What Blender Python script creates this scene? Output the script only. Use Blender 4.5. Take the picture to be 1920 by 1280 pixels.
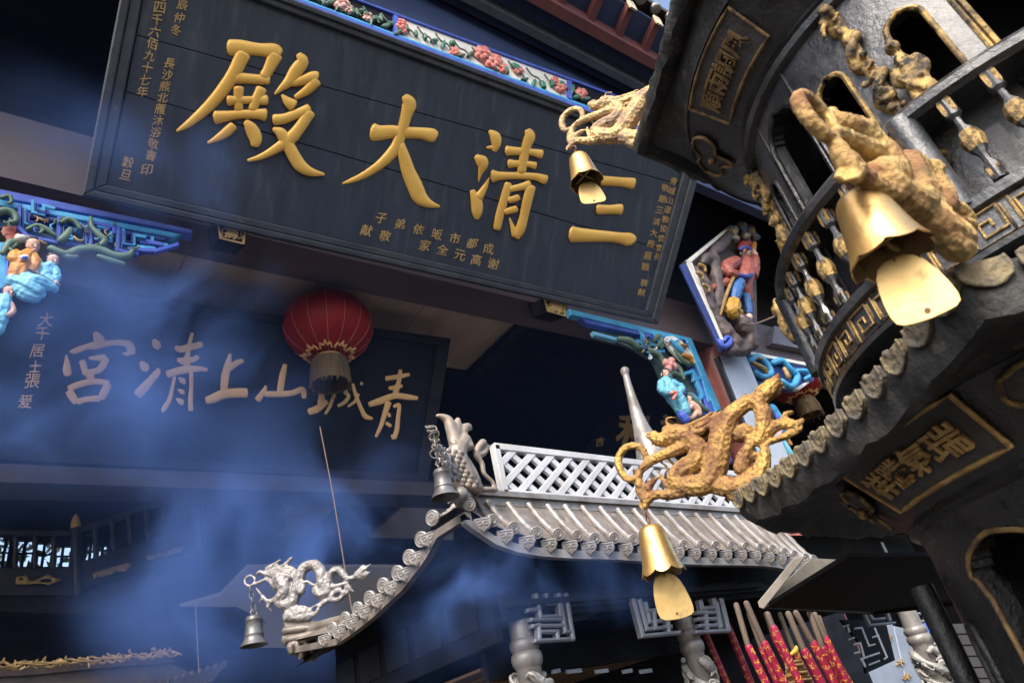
import bpy, bmesh, math, random
import numpy as np
from mathutils import Vector, Matrix, geometry
random.seed(7); rng = np.random.default_rng(7)
SC = bpy.context.scene; COL = SC.collection
for o in list(bpy.data.objects): bpy.data.objects.remove(o)

# ---------------------------------------------------------------- camera, sky, sun, exposure
F = 1290.0
def nrm(v): v = np.array(v, float); return v/np.linalg.norm(v)
_V = np.array([464.-960, -1500.-640]); _hx = 1840.
_hy = (F*F+_V[0]*_hx)/(-_V[1])
AXX = nrm([_hx, _hy, F]); AXZ = nrm([_V[0], _V[1], F]); AXY = np.cross(AXZ, AXX)
R = np.array([AXX, AXY, AXZ]); CAM = np.array([0., 0., 1.6])
def ray(x, y): return R@nrm([x-960., y-640., F])
def depth(p): return float((R.T@(np.array(p)-CAM))[2])
cam = bpy.data.cameras.new('camera'); co = bpy.data.objects.new('camera', cam); COL.objects.link(co)
cam.sensor_width = 36; cam.lens = F/1920*36; cam.clip_start = .05; cam.clip_end = 2000
M = Matrix.Identity(4)
cr, cu, cb = R@np.array([1, 0, 0]), R@np.array([0, -1, 0]), R@np.array([0, 0, -1])
for i in range(3): M[i][0] = cr[i]; M[i][1] = cu[i]; M[i][2] = cb[i]; M[i][3] = CAM[i]
co.matrix_world = M; SC.camera = co
cam.dof.use_dof = True; cam.dof.focus_distance = 2.3; cam.dof.aperture_fstop = 9
SUN_EL, SUN_DIR = 48, nrm([-.72, -.5, 0])
w = bpy.data.worlds.new('World'); SC.world = w; w.use_nodes = True
nt = w.node_tree; sky = nt.nodes.new('ShaderNodeTexSky'); sky.sky_type = 'NISHITA'; sky.sun_disc = False
sky.sun_elevation = math.radians(SUN_EL); sky.sun_rotation = math.atan2(SUN_DIR[0], SUN_DIR[1]) % (2*math.pi)
sky.dust_density = 4; sky.air_density = 1.0
nt.links.new(sky.outputs[0], nt.nodes['Background'].inputs[0]); nt.nodes['Background'].inputs[1].default_value = .15
sl = bpy.data.lights.new('sun', 'SUN'); so = bpy.data.objects.new('sun', sl); COL.objects.link(so)
sl.energy = 1.5; sl.angle = math.radians(14); sl.color = (1, .95, .86)
sd = Vector((SUN_DIR[0]*math.cos(math.radians(SUN_EL)), SUN_DIR[1]*math.cos(math.radians(SUN_EL)), math.sin(math.radians(SUN_EL))))
so.rotation_euler = sd.to_track_quat('Z', 'Y').to_euler()
SC.view_settings.view_transform = 'Standard'; SC.view_settings.look = 'None'
SC.view_settings.exposure = 1.35; SC.view_settings.gamma = 1; SC.view_settings.use_curve_mapping = False
SC.render.engine = 'CYCLES'; cy = SC.cycles
cy.use_denoising = True; cy.max_bounces = 7; cy.diffuse_bounces = 4; cy.glossy_bounces = 3; cy.volume_bounces = 1
cy.volume_step_rate = 1.0; cy.volume_max_steps = 128; cy.caustics_reflective = False; cy.caustics_refractive = False

# ---------------------------------------------------------------- helpers
class Pl:
    """a plane of the place: calling it with a photo point gives the 3D point lying on it"""
    def __init__(s, p0, n): s.p = np.array(p0, float); s.n = nrm(n)
    def __call__(s, x, y, off=0.):
        r = ray(x, y); p = s.p+s.n*off
        return CAM+r*(np.dot(p-CAM, s.n)/np.dot(r, s.n))
def FY(y): return Pl([0, y, 0], [0, -1, 0])
def FX(x): return Pl([x, 0, 0], [-1, 0, 0])
def FZ(z): return Pl([0, 0, z], [0, 0, -1])
def wl(o):
    v = Vector((0, 0, 0))
    while o: v = v+o.location; o = o.parent
    return v
def put(o, parent):
    COL.objects.link(o)
    if parent: o.parent = parent
def tag(o, label=None, cat=None, group=None, kind=None):
    if label: o['label'] = label
    if cat: o['category'] = cat
    if group: o['group'] = group
    if kind: o['kind'] = kind
    return o
def thing(name, loc, label, cat, group=None):
    o = bpy.data.objects.new(name, None); o.empty_display_size = .05
    o.location = Vector(tuple(loc)); COL.objects.link(o); return tag(o, label, cat, group)
def mdata(name, vs, fs, mt, smooth=None):
    me = bpy.data.meshes.new(name); me.from_pydata([tuple(map(float, v)) for v in vs], [], [list(map(int, f)) for f in fs]); me.update()
    if mt: me.materials.append(mt)
    if smooth is not None:
        me.shade_smooth(); me.set_sharp_from_angle(angle=math.radians(smooth))
    return me
def mk(name, geo, mt, parent=None, smooth=None, **kw):
    """geo = (verts, faces) in world space; origin goes to the parent's place or to the base of the mesh"""
    vs, fs = geo; vs = np.array(vs, float)
    o = bpy.data.objects.new(name, None); bpy.data.objects.remove(o)
    if parent is not None: base = np.array(wl(parent)); loc = Vector((0, 0, 0))
    else:
        base = np.array([(vs[:, 0].min()+vs[:, 0].max())/2, (vs[:, 1].min()+vs[:, 1].max())/2, vs[:, 2].min()]); loc = Vector(tuple(base))
    me = mdata(name, vs-base, fs, mt, smooth)
    bm = bmesh.new(); bm.from_mesh(me); bmesh.ops.recalc_face_normals(bm, faces=bm.faces); bm.to_mesh(me); bm.free()
    if smooth is not None: me.set_sharp_from_angle(angle=math.radians(smooth))
    o = bpy.data.objects.new(name, me); o.location = loc; put(o, parent)
    return tag(o, kw.get('label'), kw.get('cat'), kw.get('group'), kw.get('kind'))
def inst(name, me, mat, parent, **kw):
    o = bpy.data.objects.new(name, me); put(o, parent)
    m = Matrix([list(map(float, r)) for r in mat]) if not isinstance(mat, Matrix) else mat
    o.matrix_basis = Matrix.Translation(-wl(parent)) @ m if parent else m
    return tag(o, kw.get('label'), kw.get('cat'), kw.get('group'), kw.get('kind'))
def kids(o): return [c for c in bpy.data.objects if c.parent == o]
def copy_tree(o, parent=None):
    c = o.copy(); COL.objects.link(c)
    if parent: c.parent = parent
    for ch in kids(o): copy_tree(ch, c)
    return c
def join(*gs):
    V, Fc, n = [], [], 0
    for vs, fs in gs:
        V += [tuple(v) for v in vs]; Fc += [[i+n for i in f] for f in fs]; n += len(vs)
    return V, Fc
BOXF = [(0, 3, 2, 1), (4, 5, 6, 7), (0, 1, 5, 4), (1, 2, 6, 5), (2, 3, 7, 6), (3, 0, 4, 7)]
def box(a, b):
    (x0, y0, z0), (x1, y1, z1) = a, b
    return [(x0, y0, z0), (x1, y0, z0), (x1, y1, z0), (x0, y1, z0), (x0, y0, z1), (x1, y0, z1), (x1, y1, z1), (x0, y1, z1)], BOXF
def slab(pts, thick, n, bevel=0.):
    """polygon (world pts) extruded backwards by thick along -n, optional chamfer at the front edge"""
    P = np.array(pts, float); n = nrm(n); k = len(P)
    tri = geometry.tessellate_polygon([[Vector(p) for p in P]])
    if bevel:
        c = P.mean(0); Q = []
        for i in range(k):
            a, b, d = P[i-1], P[i], P[(i+1) % k]
            e1 = nrm(b-a); e2 = nrm(d-b); m1 = np.cross(n, e1); m2 = np.cross(n, e2)
            m = m1+m2; L = max(.35, np.linalg.norm(m)); m = m/L*2/L if L > .35 else m*0
            s = 1
            Q.append(b+m*bevel)
        Q = np.array(Q)
        if np.linalg.norm(Q-c, axis=1).mean() > np.linalg.norm(P-c, axis=1).mean(): Q = 2*P-Q
        V = list(Q)+list(P-n*bevel)+list(P-n*thick)
        f = [list(t) for t in tri]
        for i in range(k):
            j = (i+1) % k; f.append([i, j, k+j, k+i]); f.append([k+i, k+j, 2*k+j, 2*k+i])
        f += [[2*k+t[2], 2*k+t[1], 2*k+t[0]] for t in tri]
        return V, f
    V = list(P)+list(P-n*thick); f = [list(t) for t in tri]+[[k+t[2], k+t[1], k+t[0]] for t in tri]
    for i in range(k):
        j = (i+1) % k; f.append([i, k+i, k+j, j])
    return V, f
def pslab(pl, pts, thick, off=0., bevel=0.): return slab([pl(x, y, off) for x, y in pts], thick, pl.n, bevel)
def smoothpath(P, sub=4):
    P = np.array(P, float)
    if len(P) < 3 or sub < 2:
        return P if len(P) > 2 else np.array([P[0]+(P[-1]-P[0])*t for t in np.linspace(0, 1, 4)])
    Q = np.vstack([2*P[0]-P[1], P, 2*P[-1]-P[-2]]); out = []
    for i in range(1, len(Q)-2):
        a, b, c, d = Q[i-1:i+3]
        for t in np.linspace(0, 1, sub, endpoint=False):
            out.append(.5*((2*b)+(c-a)*t+(2*a-5*b+4*c-d)*t*t+(3*b-a-3*c+d)*t**3))
    out.append(P[-1]); return np.array(out)
def brush(pl, st, org=(0, 0), sc=1., h=.5, off=.002):
    """a raised, rounded brush stroke: st = [(x, y, half width)...] in crop pixels"""
    P = smoothpath(st, 4); P = np.column_stack([org[0]+P[:, 0]/sc, org[1]+P[:, 1]/sc, np.maximum(P[:, 2], .5)/sc])
    d = np.gradient(P[:, :2], axis=0); d /= np.linalg.norm(d, axis=1)[:, None]+1e-9
    rows = []
    for q, t, w_ in ((P[0], -d[0], .35), (P[0], -d[0], .22)): rows.append((q[:2]+t*q[2]*w_, d[0], q[2]*(.45 if w_ > .3 else .8)))
    for q, t in zip(P, d): rows.append((q[:2], t, q[2]))
    for w_ in (.22, .35): rows.append((P[-1][:2]+d[-1]*P[-1][2]*w_, d[-1], P[-1][2]*(.45 if w_ > .3 else .8)))
    V, f = [], []; prof = [(-1, 0), (-.86, .55), (-.5, .9), (0, 1), (.5, .9), (.86, .55), (1, 0)]; m = len(prof)
    s0 = depth(pl(*P[0][:2]))/F
    for c, t, hw in rows:
        n2 = np.array([-t[1], t[0]])
        for u, v in prof:
            q = c+n2*u*hw; V.append(pl(q[0], q[1], off+v*h*min(hw, 10)*s0))
    for i in range(len(rows)-1):
        for j in range(m-1): a = i*m+j; f.append([a, a+1, a+m+1, a+m])
    f.append(list(range(m))); k = (len(rows)-1)*m; f.append([k+m-1-i for i in range(m)])
    for i in range(len(rows)-1): a = i*m; f.append([a, a+m, a+m+m-1, a+m-1])
    return V, f
def tube3(P, rad, seg=8, sub=3, cap=True, flat=None):
    """tube through 3D points with a radius per point, rounded ends"""
    D = smoothpath(np.column_stack([np.array(P, float), np.array(rad, float)]), sub)
    X, r = D[:, :3], np.maximum(D[:, 3], 1e-4); T = np.gradient(X, axis=0); T /= np.linalg.norm(T, axis=1)[:, None]+1e-12
    if cap:
        X = np.vstack([X[0]-T[0]*r[0]*.8, X[0]-T[0]*r[0]*.5, X, X[-1]+T[-1]*r[-1]*.5, X[-1]+T[-1]*r[-1]*.8])
        r = np.concatenate([[r[0]*.35, r[0]*.8], r, [r[-1]*.8, r[-1]*.35]]); T = np.vstack([T[0], T[0], T, T[-1], T[-1]])
    u = np.cross(T[0], [0.3, .2, 1]); 
    if np.linalg.norm(u) < 1e-3: u = np.cross(T[0], [1, 0, 0])
    V, f = [], []
    for x, t, q in zip(X, T, r):
        u = u-t*np.dot(u, t); u /= np.linalg.norm(u)+1e-12; v = np.cross(t, u)
        for k in range(seg):
            a = 2*math.pi*k/seg; V.append(x+(u*math.cos(a)+v*math.sin(a))*q)
    n = len(X)
    for i in range(n-1):
        for k in range(seg): f.append([i*seg+k, i*seg+(k+1) % seg, (i+1)*seg+(k+1) % seg, (i+1)*seg+k])
    f.append(list(range(seg))[::-1]); f.append([(n-1)*seg+k for k in range(seg)])
    return V, f
def ptube(pl, st, org=(0, 0), sc=1., seg=8, sub=3, off=0.):
    """tube along photo points lying on plane pl: (x, y, radius px[, offset in radii towards the viewer])"""
    P, r = [], []
    for s in st:
        x, y = org[0]+s[0]/sc, org[1]+s[1]/sc; rr = s[2]/sc*depth(pl(x, y))/F
        P.append(pl(x, y, off+(s[3]*rr if len(s) > 3 else 0))); r.append(rr)
    if len(P) == 1: return ball(P[0], r[0])
    return tube3(P, r, seg, sub)
def ball(c, r, n=10, sq=(1, 1, 1)):
    V, f = [], []; m = max(4, n//2+1)
    for i in range(m+1):
        a = math.pi*(i if 0 < i < m else (i+(.04 if i == 0 else -.04)))/m
        for j in range(n):
            b = 2*math.pi*j/n; V.append((c[0]+r*sq[0]*math.sin(a)*math.cos(b), c[1]+r*sq[1]*math.sin(a)*math.sin(b), c[2]+r*sq[2]*math.cos(a)))
    for i in range(m):
        for j in range(n): f.append([i*n+j, i*n+(j+1) % n, (i+1)*n+(j+1) % n, (i+1)*n+j])
    f.append(list(range(n))); f.append([m*n+j for j in range(n)][::-1]); return V, f
def lathe(c, prof, seg=24, wob=None, ax=None, a0=0., closed=True):
    """prof = [(radius, z)...] round a vertical axis through c"""
    V, f = [], []
    for r, z in prof:
        for k in range(seg):
            a = a0+2*math.pi*k/seg; V.append((c[0]+r*math.cos(a), c[1]+r*math.sin(a), c[2]+z))
    n = len(prof)
    for i in range(n-1):
        for k in range(seg): f.append([i*seg+k, i*seg+(k+1) % seg, (i+1)*seg+(k+1) % seg, (i+1)*seg+k])
    if closed: f.append(list(range(seg))[::-1]); f.append([(n-1)*seg+k for k in range(seg)])
    return V, f
def remesh(o, vox, disp=0., size=.02, smooth=2, scales=None, folds=None):
    m = o.modifiers.new('remesh', 'REMESH'); m.mode = 'VOXEL'; m.voxel_size = vox; m.use_smooth_shade = True
    if smooth:
        s = o.modifiers.new('soft', 'SMOOTH'); s.iterations = smooth; s.factor = .5
    if disp:
        t = bpy.data.textures.new('relief', 'CLOUDS'); t.noise_scale = size; t.noise_depth = 3
        d = o.modifiers.new('relief', 'DISPLACE'); d.texture = t; d.strength = disp; d.mid_level = .5; d.texture_coords = 'LOCAL'
    if folds:
        t = bpy.data.textures.new('folds', 'MARBLE'); t.noise_scale = folds[0]; t.turbulence = 6; t.noise_depth = 1; t.marble_type = 'SHARP'
        d = o.modifiers.new('folds', 'DISPLACE'); d.texture = t; d.strength = folds[1]; d.mid_level = .6; d.texture_coords = 'LOCAL'
    if scales:
        t = bpy.data.textures.new('scales', 'VORONOI'); t.noise_scale = scales[0]; t.distance_metric = 'DISTANCE'
        d = o.modifiers.new('scales', 'DISPLACE'); d.texture = t; d.strength = -scales[1]; d.mid_level = .3; d.texture_coords = 'LOCAL'
    return o
# lettering: glyph outlines of Blender's own built-in font
_tc = bpy.data.curves.new('lettering', 'FONT'); _tc.size = 1; _tc.extrude = .0; _tc.resolution_u = 3; _to = bpy.data.objects.new('lettering', _tc); COL.objects.link(_to)
_gc = {}
def glyph(ch, fat=.0):
    k = (ch, fat)
    if k not in _gc:
        _tc.body = ch; _tc.offset = fat; dg = bpy.context.evaluated_depsgraph_get(); dg.update()
        me = bpy.data.meshes.new_from_object(_to.evaluated_get(dg))
        v = np.array([x.co[:] for x in me.vertices]).reshape(-1, 3); f = [list(p.vertices) for p in me.polygons]
        if len(v):
            c = (v.min(0)+v.max(0))/2; v = v-c; s = max(v[:, 0].max(), v[:, 1].max())*2; v = v/max(s, .6)
        _gc[k] = (v, f); bpy.data.meshes.remove(me)
    return _gc[k]
def solid_glyph(ch, fn, fat=.02):
    """fn(u, v, top) -> world point; u right, v up, both within +-.5"""
    v, f = glyph(ch, fat)
    if not len(v): return [], []
    n = len(v); V = [fn(p[0], p[1], 1) for p in v]+[fn(p[0], p[1], 0) for p in v]
    fc = [list(q) for q in f]; ed = {}
    for q in f:
        for i in range(len(q)):
            a, b = q[i], q[(i+1) % len(q)]; ed[(a, b)] = 1
    for (a, b) in ed:
        if (b, a) not in ed: fc.append([a, n+a, n+b, b])
    return V, fc
def inscription(name, pl, chars, mt, parent, dirx, h=.012, fat=.03, off=.0):
    """chars = [(char, px, py, size px)...]; dirx = photo direction of the writing's right-hand side"""
    ex = np.array(dirx, float)
    for ch, px, py, s in chars:
        ang = math.atan2(ex[1], ex[0]); e1 = np.array([math.cos(ang), math.sin(ang)])
        e2 = np.array([math.sin(ang), -math.cos(ang)])
        j1, j2, j3 = rng.uniform(0, 6.3), rng.uniform(0, 6.3), rng.normal()*.05
        def fn(u, v, top):
            u, v = u+.035*math.sin(5*v+j1)+j3*v, v+.035*math.sin(5*u+j2)+(.06+j3)*u
            q = np.array([px, py])+e1*u*s+e2*v*s; return pl(q[0], q[1], off+(h if top else -.004))
        mk(name, solid_glyph(ch, fn, fat), mt, parent)
# materials
def mat(name, c1, c2=None, c3=None, sc=8., lo=.42, hi=.62, rough=.5, r2=None, metal=0., m2=None, bump=0., bsc=60., stretch=(1, 1, 1), spec=.5, sc3=None, lo3=.55, hi3=.7, vor=0., vsc=60., det=7, coat=0.):
    m = bpy.data.materials.new(name); m.use_nodes = True; t = m.node_tree; N, L = t.nodes, t.links; b = N['Principled BSDF']
    b.inputs['Roughness'].default_value = rough; b.inputs['Metallic'].default_value = metal; b.inputs['Specular IOR Level'].default_value = spec
    b.inputs['Coat Weight'].default_value = coat; b.inputs['Base Color'].default_value = (*c1, 1)
    tc = N.new('ShaderNodeTexCoord'); mp = N.new('ShaderNodeMapping'); mp.inputs['Scale'].default_value = stretch; L.new(tc.outputs['Object'], mp.inputs[0])
    def noise(s, d=det, r=.6):
        n = N.new('ShaderNodeTexNoise'); n.inputs['Scale'].default_value = s; n.inputs['Detail'].default_value = d; n.inputs['Roughness'].default_value = r
        L.new(mp.outputs[0], n.inputs['Vector']); return n
    def ramp(src, a, z):
        r = N.new('ShaderNodeMapRange'); r.inputs[1].default_value = a; r.inputs[2].default_value = z; L.new(src, r.inputs[0]); return r.outputs[0]
    def mix(fac, a, bb):
        x = N.new('ShaderNodeMix'); x.data_type = 'RGBA'; L.new(fac, x.inputs[0])
        for i, q in ((6, a), (7, bb)):
            if isinstance(q, tuple): x.inputs[i].default_value = (*q, 1)
            else: L.new(q, x.inputs[i])
        return x.outputs[2]
    col = c1
    if c2:
        f = ramp(noise(sc).outputs[0], lo, hi); col = mix(f, c1, c2)
        for key, a, z in (('Roughness', rough, r2), ('Metallic', metal, m2)):
            if z is not None:
                x = N.new('ShaderNodeMix'); x.data_type = 'FLOAT'; L.new(f, x.inputs[0]); x.inputs[2].default_value = a; x.inputs[3].default_value = z; L.new(x.outputs[0], b.inputs[key])
    if c3:
        n3 = noise(sc3 or sc*2.3); mo = N.new('ShaderNodeMapping'); mo.inputs['Location'].default_value = (7.3, 3.1, 5.7); L.new(mp.outputs[0], mo.inputs[0]); L.new(mo.outputs[0], n3.inputs['Vector'])
        col = mix(ramp(n3.outputs[0], lo3, hi3), col if c2 else c1, c3)
    if c2 or c3: L.new(col, b.inputs['Base Color'])
    prev = None
    if vor:
        v = N.new('ShaderNodeTexVoronoi'); v.inputs['Scale'].default_value = vsc; L.new(mp.outputs[0], v.inputs['Vector'])
        bp = N.new('ShaderNodeBump'); bp.inputs['Strength'].default_value = vor; bp.inputs['Distance'].default_value = .01; L.new(v.outputs['Distance'], bp.inputs['Height']); prev = bp.outputs[0]; L.new(prev, b.inputs['Normal'])
    if bump:
        bp = N.new('ShaderNodeBump'); bp.inputs['Strength'].default_value = bump; bp.inputs['Distance'].default_value = .01; L.new(noise(bsc, 8, .65).outputs[0], bp.inputs['Height'])
        if prev: L.new(prev, bp.inputs['Normal'])
        L.new(bp.outputs[0], b.inputs['Normal'])
    return m
IRON = mat('black iron', (.010, .010, .011), (.022, .022, .024), (.085, .08, .072), sc=9, rough=.25, r2=.42, bump=.6, bsc=38, sc3=30, lo3=.66, hi3=.8, spec=.7)
IRONSH = mat('dusty sheen iron', (.022, .023, .026), (.060, .063, .070), (.12, .112, .10), sc=7, rough=.24, r2=.42, bump=.5, bsc=38, sc3=26, lo3=.62, hi3=.8, spec=.8, coat=.25)  # sky sheen of the lit drum put into this paler, bluer grey
IRONR = mat('rough sooty iron', (.016, .016, .016), (.05, .049, .047), (.15, .13, .10), sc=14, rough=.6, bump=1., bsc=45, sc3=26, lo3=.6, hi3=.75)
CORE = mat('core black', (.004, .004, .004), rough=.95, spec=.02)  # near-black standing in for the unlit inside of the burner
GOLDR = mat('rusty gilding', (.60, .37, .115), (.19, .085, .04), (.085, .042, .025), sc=14, lo=.38, hi=.60, rough=.38, r2=.8, metal=.75, m2=.05, bump=.8, bsc=70, sc3=55, lo3=.58, hi3=.68, vor=.35, vsc=90)
GOLDM = mat('mossy gilding', (.72, .49, .18), (.26, .125, .05), (.11, .115, .04), sc=11, lo=.40, hi=.60, rough=.4, r2=.8, metal=.7, m2=.05, bump=.9, bsc=70, sc3=18, lo3=.55, hi3=.7, vor=.3, vsc=80)
GOLDT = mat('worn gilt trim', (.50, .33, .12), (.12, .085, .05), (.018, .018, .018), sc=25, lo=.42, hi=.62, rough=.42, r2=.7, metal=.6, m2=.1, bump=.7, bsc=90, sc3=35, lo3=.5, hi3=.62)
GOLDB = mat('brass sheet', (.85, .58, .25), (.70, .43, .15), (.30, .17, .07), sc=9, rough=.26, r2=.42, metal=.88, bump=.14, bsc=60, sc3=22, lo3=.56, hi3=.78)
GOLDC = mat('brass clapper', (.60, .42, .17), (.52, .35, .13), (.28, .17, .07), sc=12, rough=.42, metal=.6, bump=.12, bsc=50, sc3=30, lo3=.58, hi3=.78)
RUST = mat('rusty chain', (.14, .065, .04), (.28, .15, .08), sc=60, rough=.75, metal=.2, bump=.5, bsc=120)
BRONZE = mat('grey bronze', (.29, .275, .265), (.16, .14, .125), (.40, .37, .33), sc=6, rough=.40, r2=.55, metal=.3, bump=.2, bsc=45, sc3=12, lo3=.55, hi3=.75)
BRONZW = mat('warm bronze', (.22, .19, .165), (.13, .11, .095), (.30, .26, .21), sc=8, rough=.45, metal=.2, bump=.3, bsc=60, sc3=16)
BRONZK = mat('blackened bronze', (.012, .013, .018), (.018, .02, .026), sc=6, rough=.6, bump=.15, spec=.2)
BRONZD = mat('dark bronze', (.16, .16, .165), (.10, .095, .09), sc=9, rough=.4, metal=.4, bump=.2, bsc=40)
SCALE = mat('scaled bronze', (.33, .27, .21), (.22, .19, .165), sc=9, rough=.45, metal=.2, bump=.15, bsc=60)
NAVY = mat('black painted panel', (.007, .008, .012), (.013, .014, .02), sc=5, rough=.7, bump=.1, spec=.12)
LACQ = mat('black lacquer board', (.019, .025, .038), (.032, .041, .060), (.085, .09, .10), sc=3, lo=.3, hi=.7, rough=.4, r2=.52, bump=.12, bsc=12, stretch=(2.4, .5, .35), sc3=4, lo3=.54, hi3=.85)
LACQF = mat('board frame', (.03, .033, .04), (.05, .053, .06), (.12, .11, .10), sc=4, rough=.5, bump=.25, bsc=15, sc3=9, lo3=.62, hi3=.8)
LEAF = mat('gold leaf', (.95, .55, .11), (.86, .46, .08), sc=2.5, rough=.42, metal=.25, bump=.05, bsc=12)
LEAFD = mat('dull gold leaf', (.62, .40, .14), (.5, .3, .1), sc=3, rough=.5, metal=.1)
LEAF2 = mat('tan gilt', (.82, .49, .20), (.70, .40, .15), sc=3, rough=.55)
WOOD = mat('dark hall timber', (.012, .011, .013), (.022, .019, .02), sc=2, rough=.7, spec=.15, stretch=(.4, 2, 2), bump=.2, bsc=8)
BEAMD = mat('dark brown beam', (.034, .026, .027), (.045, .036, .037), sc=1.2, rough=.6, spec=.2)
BEAMP = mat('purple brown beam', (.075, .053, .055), (.10, .075, .076), sc=1.2, rough=.5, stretch=(.4, 1.5, 1.5), bump=.08, bsc=6)
PURL = mat('slate purlin', (.07, .075, .10), (.05, .055, .075), sc=3, rough=.6)
REDW = mat('red brown rafters', (.20, .06, .055), (.15, .05, .05), sc=3, rough=.6)
SOFF = mat('blue soffit', (.018, .034, .095), (.028, .048, .12), sc=2, rough=.7)
REDC = mat('red lacquer column', (.40, .12, .09), (.30, .09, .07), (.45, .18, .13), sc=3, rough=.4, stretch=(1, 1, .3), bump=.05, sc3=6)
CEIL = mat('tan ceiling board', (.40, .29, .19), (.30, .22, .15), sc=1.5, rough=.65, stretch=(2, .5, 1), bump=.05)
PALE = mat('pale plaster soffit', (.17, .155, .145), (.14, .13, .12), sc=1, rough=.8)
BLUEL = mat('sky blue paint', (.07, .38, .66), (.05, .28, .56), (.15, .5, .7), sc=6, rough=.5, bump=.15)
BLUEV = mat('violet blue paint', (.07, .13, .56), (.05, .09, .4), sc=6, rough=.5, bump=.15)
BLUED = mat('deep blue paint', (.02, .05, .25), (.02, .04, .17), sc=6, rough=.5)
CYAN = mat('pale cyan paint', (.20, .52, .66), (.12, .42, .6), sc=8, rough=.5, bump=.2)
GREEN = mat('grey green paint', (.085, .15, .10), (.12, .19, .14), (.2, .17, .08), sc=6, rough=.55, bump=.2, sc3=5, lo3=.62)
GREEND = mat('leaf green paint', (.04, .17, .10), (.06, .22, .15), sc=6, rough=.5)
PINK = mat('coral paint', (.68, .16, .12), (.74, .32, .25), sc=9, rough=.5, bump=.2)
ROSE = mat('pale rose paint', (.75, .42, .36), (.7, .28, .24), sc=9, rough=.5)
WHITE = mat('off white paint', (.78, .76, .68), (.68, .65, .57), sc=6, rough=.5)
SKIN = mat('painted skin', (.66, .42, .33), (.58, .34, .26), sc=9, rough=.45)
ORANGE = mat('ochre paint', (.58, .26, .04), (.45, .18, .03), sc=7, rough=.5, bump=.3)
ROBE = mat('brick red robe', (.33, .085, .055), (.25, .06, .045), (.42, .16, .1), sc=9, rough=.5, bump=.3)
HAIR = mat('black paint', (.015, .013, .013), rough=.4)
ROCK = mat('dark carved rock', (.07, .05, .05), (.12, .09, .085), sc=6, rough=.6, bump=.4, bsc=20)
LRED = mat('red lantern silk', (.29, .009, .007), (.21, .006, .005), sc=3, rough=.55, spec=.3)
TASS = mat('brown tassel', (.13, .085, .035), (.07, .045, .02), sc=30, rough=.8, stretch=(1, 1, .12), bump=.8, bsc=60)
INCR = mat('magenta incense paper', (.34, .011, .052), (.25, .008, .04), sc=7, rough=.5)
INCG = mat('yellow print', (.80, .52, .05), rough=.5)
STICK = mat('incense stick wood', (.13, .095, .07), (.09, .065, .05), sc=20, rough=.7, stretch=(1, 1, .1))
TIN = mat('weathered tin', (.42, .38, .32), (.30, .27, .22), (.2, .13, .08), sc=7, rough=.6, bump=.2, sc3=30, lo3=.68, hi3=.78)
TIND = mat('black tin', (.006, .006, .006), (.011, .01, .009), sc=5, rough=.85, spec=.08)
PALEB = mat('pale blue grey paint', (.40, .45, .52), (.34, .38, .44), sc=3, rough=.4)
TARP = mat('blue tarpaulin', (.08, .14, .55), (.12, .2, .62), sc=4, rough=.4)
ROPE = mat('pale cord', (.18, .13, .11), rough=.8)
STONE = mat('hall stone floor', (.20, .19, .18), (.15, .145, .14), sc=2, rough=.7)
GROUND = mat('stone paving', (.065, .062, .06), (.045, .043, .041), sc=2, rough=.8, bump=.3, bsc=10)
LEAVES = mat('leaves', (.06, .11, .03), (.09, .15, .04), sc=3, rough=.6)
TILE = mat('brown roof tile', (.045, .03, .022), (.07, .047, .035), sc=5, rough=.6, bump=.2)
GOLDS = mat('gilded carving', (.42, .27, .10), (.24, .15, .06), sc=9, rough=.45, metal=.3, bump=.2)
GOLDP = mat('panel gilding', (.62, .39, .14), (.36, .21, .08), (.06, .045, .03), sc=30, rough=.5, metal=.15, bump=.4, bsc=90, sc3=40, lo3=.6, hi3=.7)
RIBG = mat('thin gold print', (.45, .22, .07), rough=.5)
BRIN = mat('shaded brass', (.20, .12, .05), (.32, .2, .08), (.06, .035, .02), sc=12, rough=.5, metal=.5, bump=.1)  # bell insides: shade put into a darker brass
# ---------------------------------------------------------------- ground and hall shell
g = mk('ground', ([(-300, -300, 0), (300, -300, 0), (300, 300, 0), (-300, 300, 0)], [(0, 1, 2, 3)]), GROUND, kind='structure')
def wall(name, a, b, mt): return mk(name, box(a, b), mt, kind='structure')
BY = 5.75                                                           # front face of the lintel
bz0, bz1 = FY(BY)(154, 367)[2], FY(BY)(172, 257)[2]
wall('hall_floor', (-9, 5.2, .004), (24, 16, .5), STONE)
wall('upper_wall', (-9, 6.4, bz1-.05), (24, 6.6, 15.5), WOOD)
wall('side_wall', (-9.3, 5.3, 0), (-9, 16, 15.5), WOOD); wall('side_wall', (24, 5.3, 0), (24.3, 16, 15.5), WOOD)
lint = mk('lintel_beam', box((-8.9, BY, bz0), (23.9, BY+.55, bz1)), BEAMP, label='purple brown lintel beam running behind the great black board', cat='beam')
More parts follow.
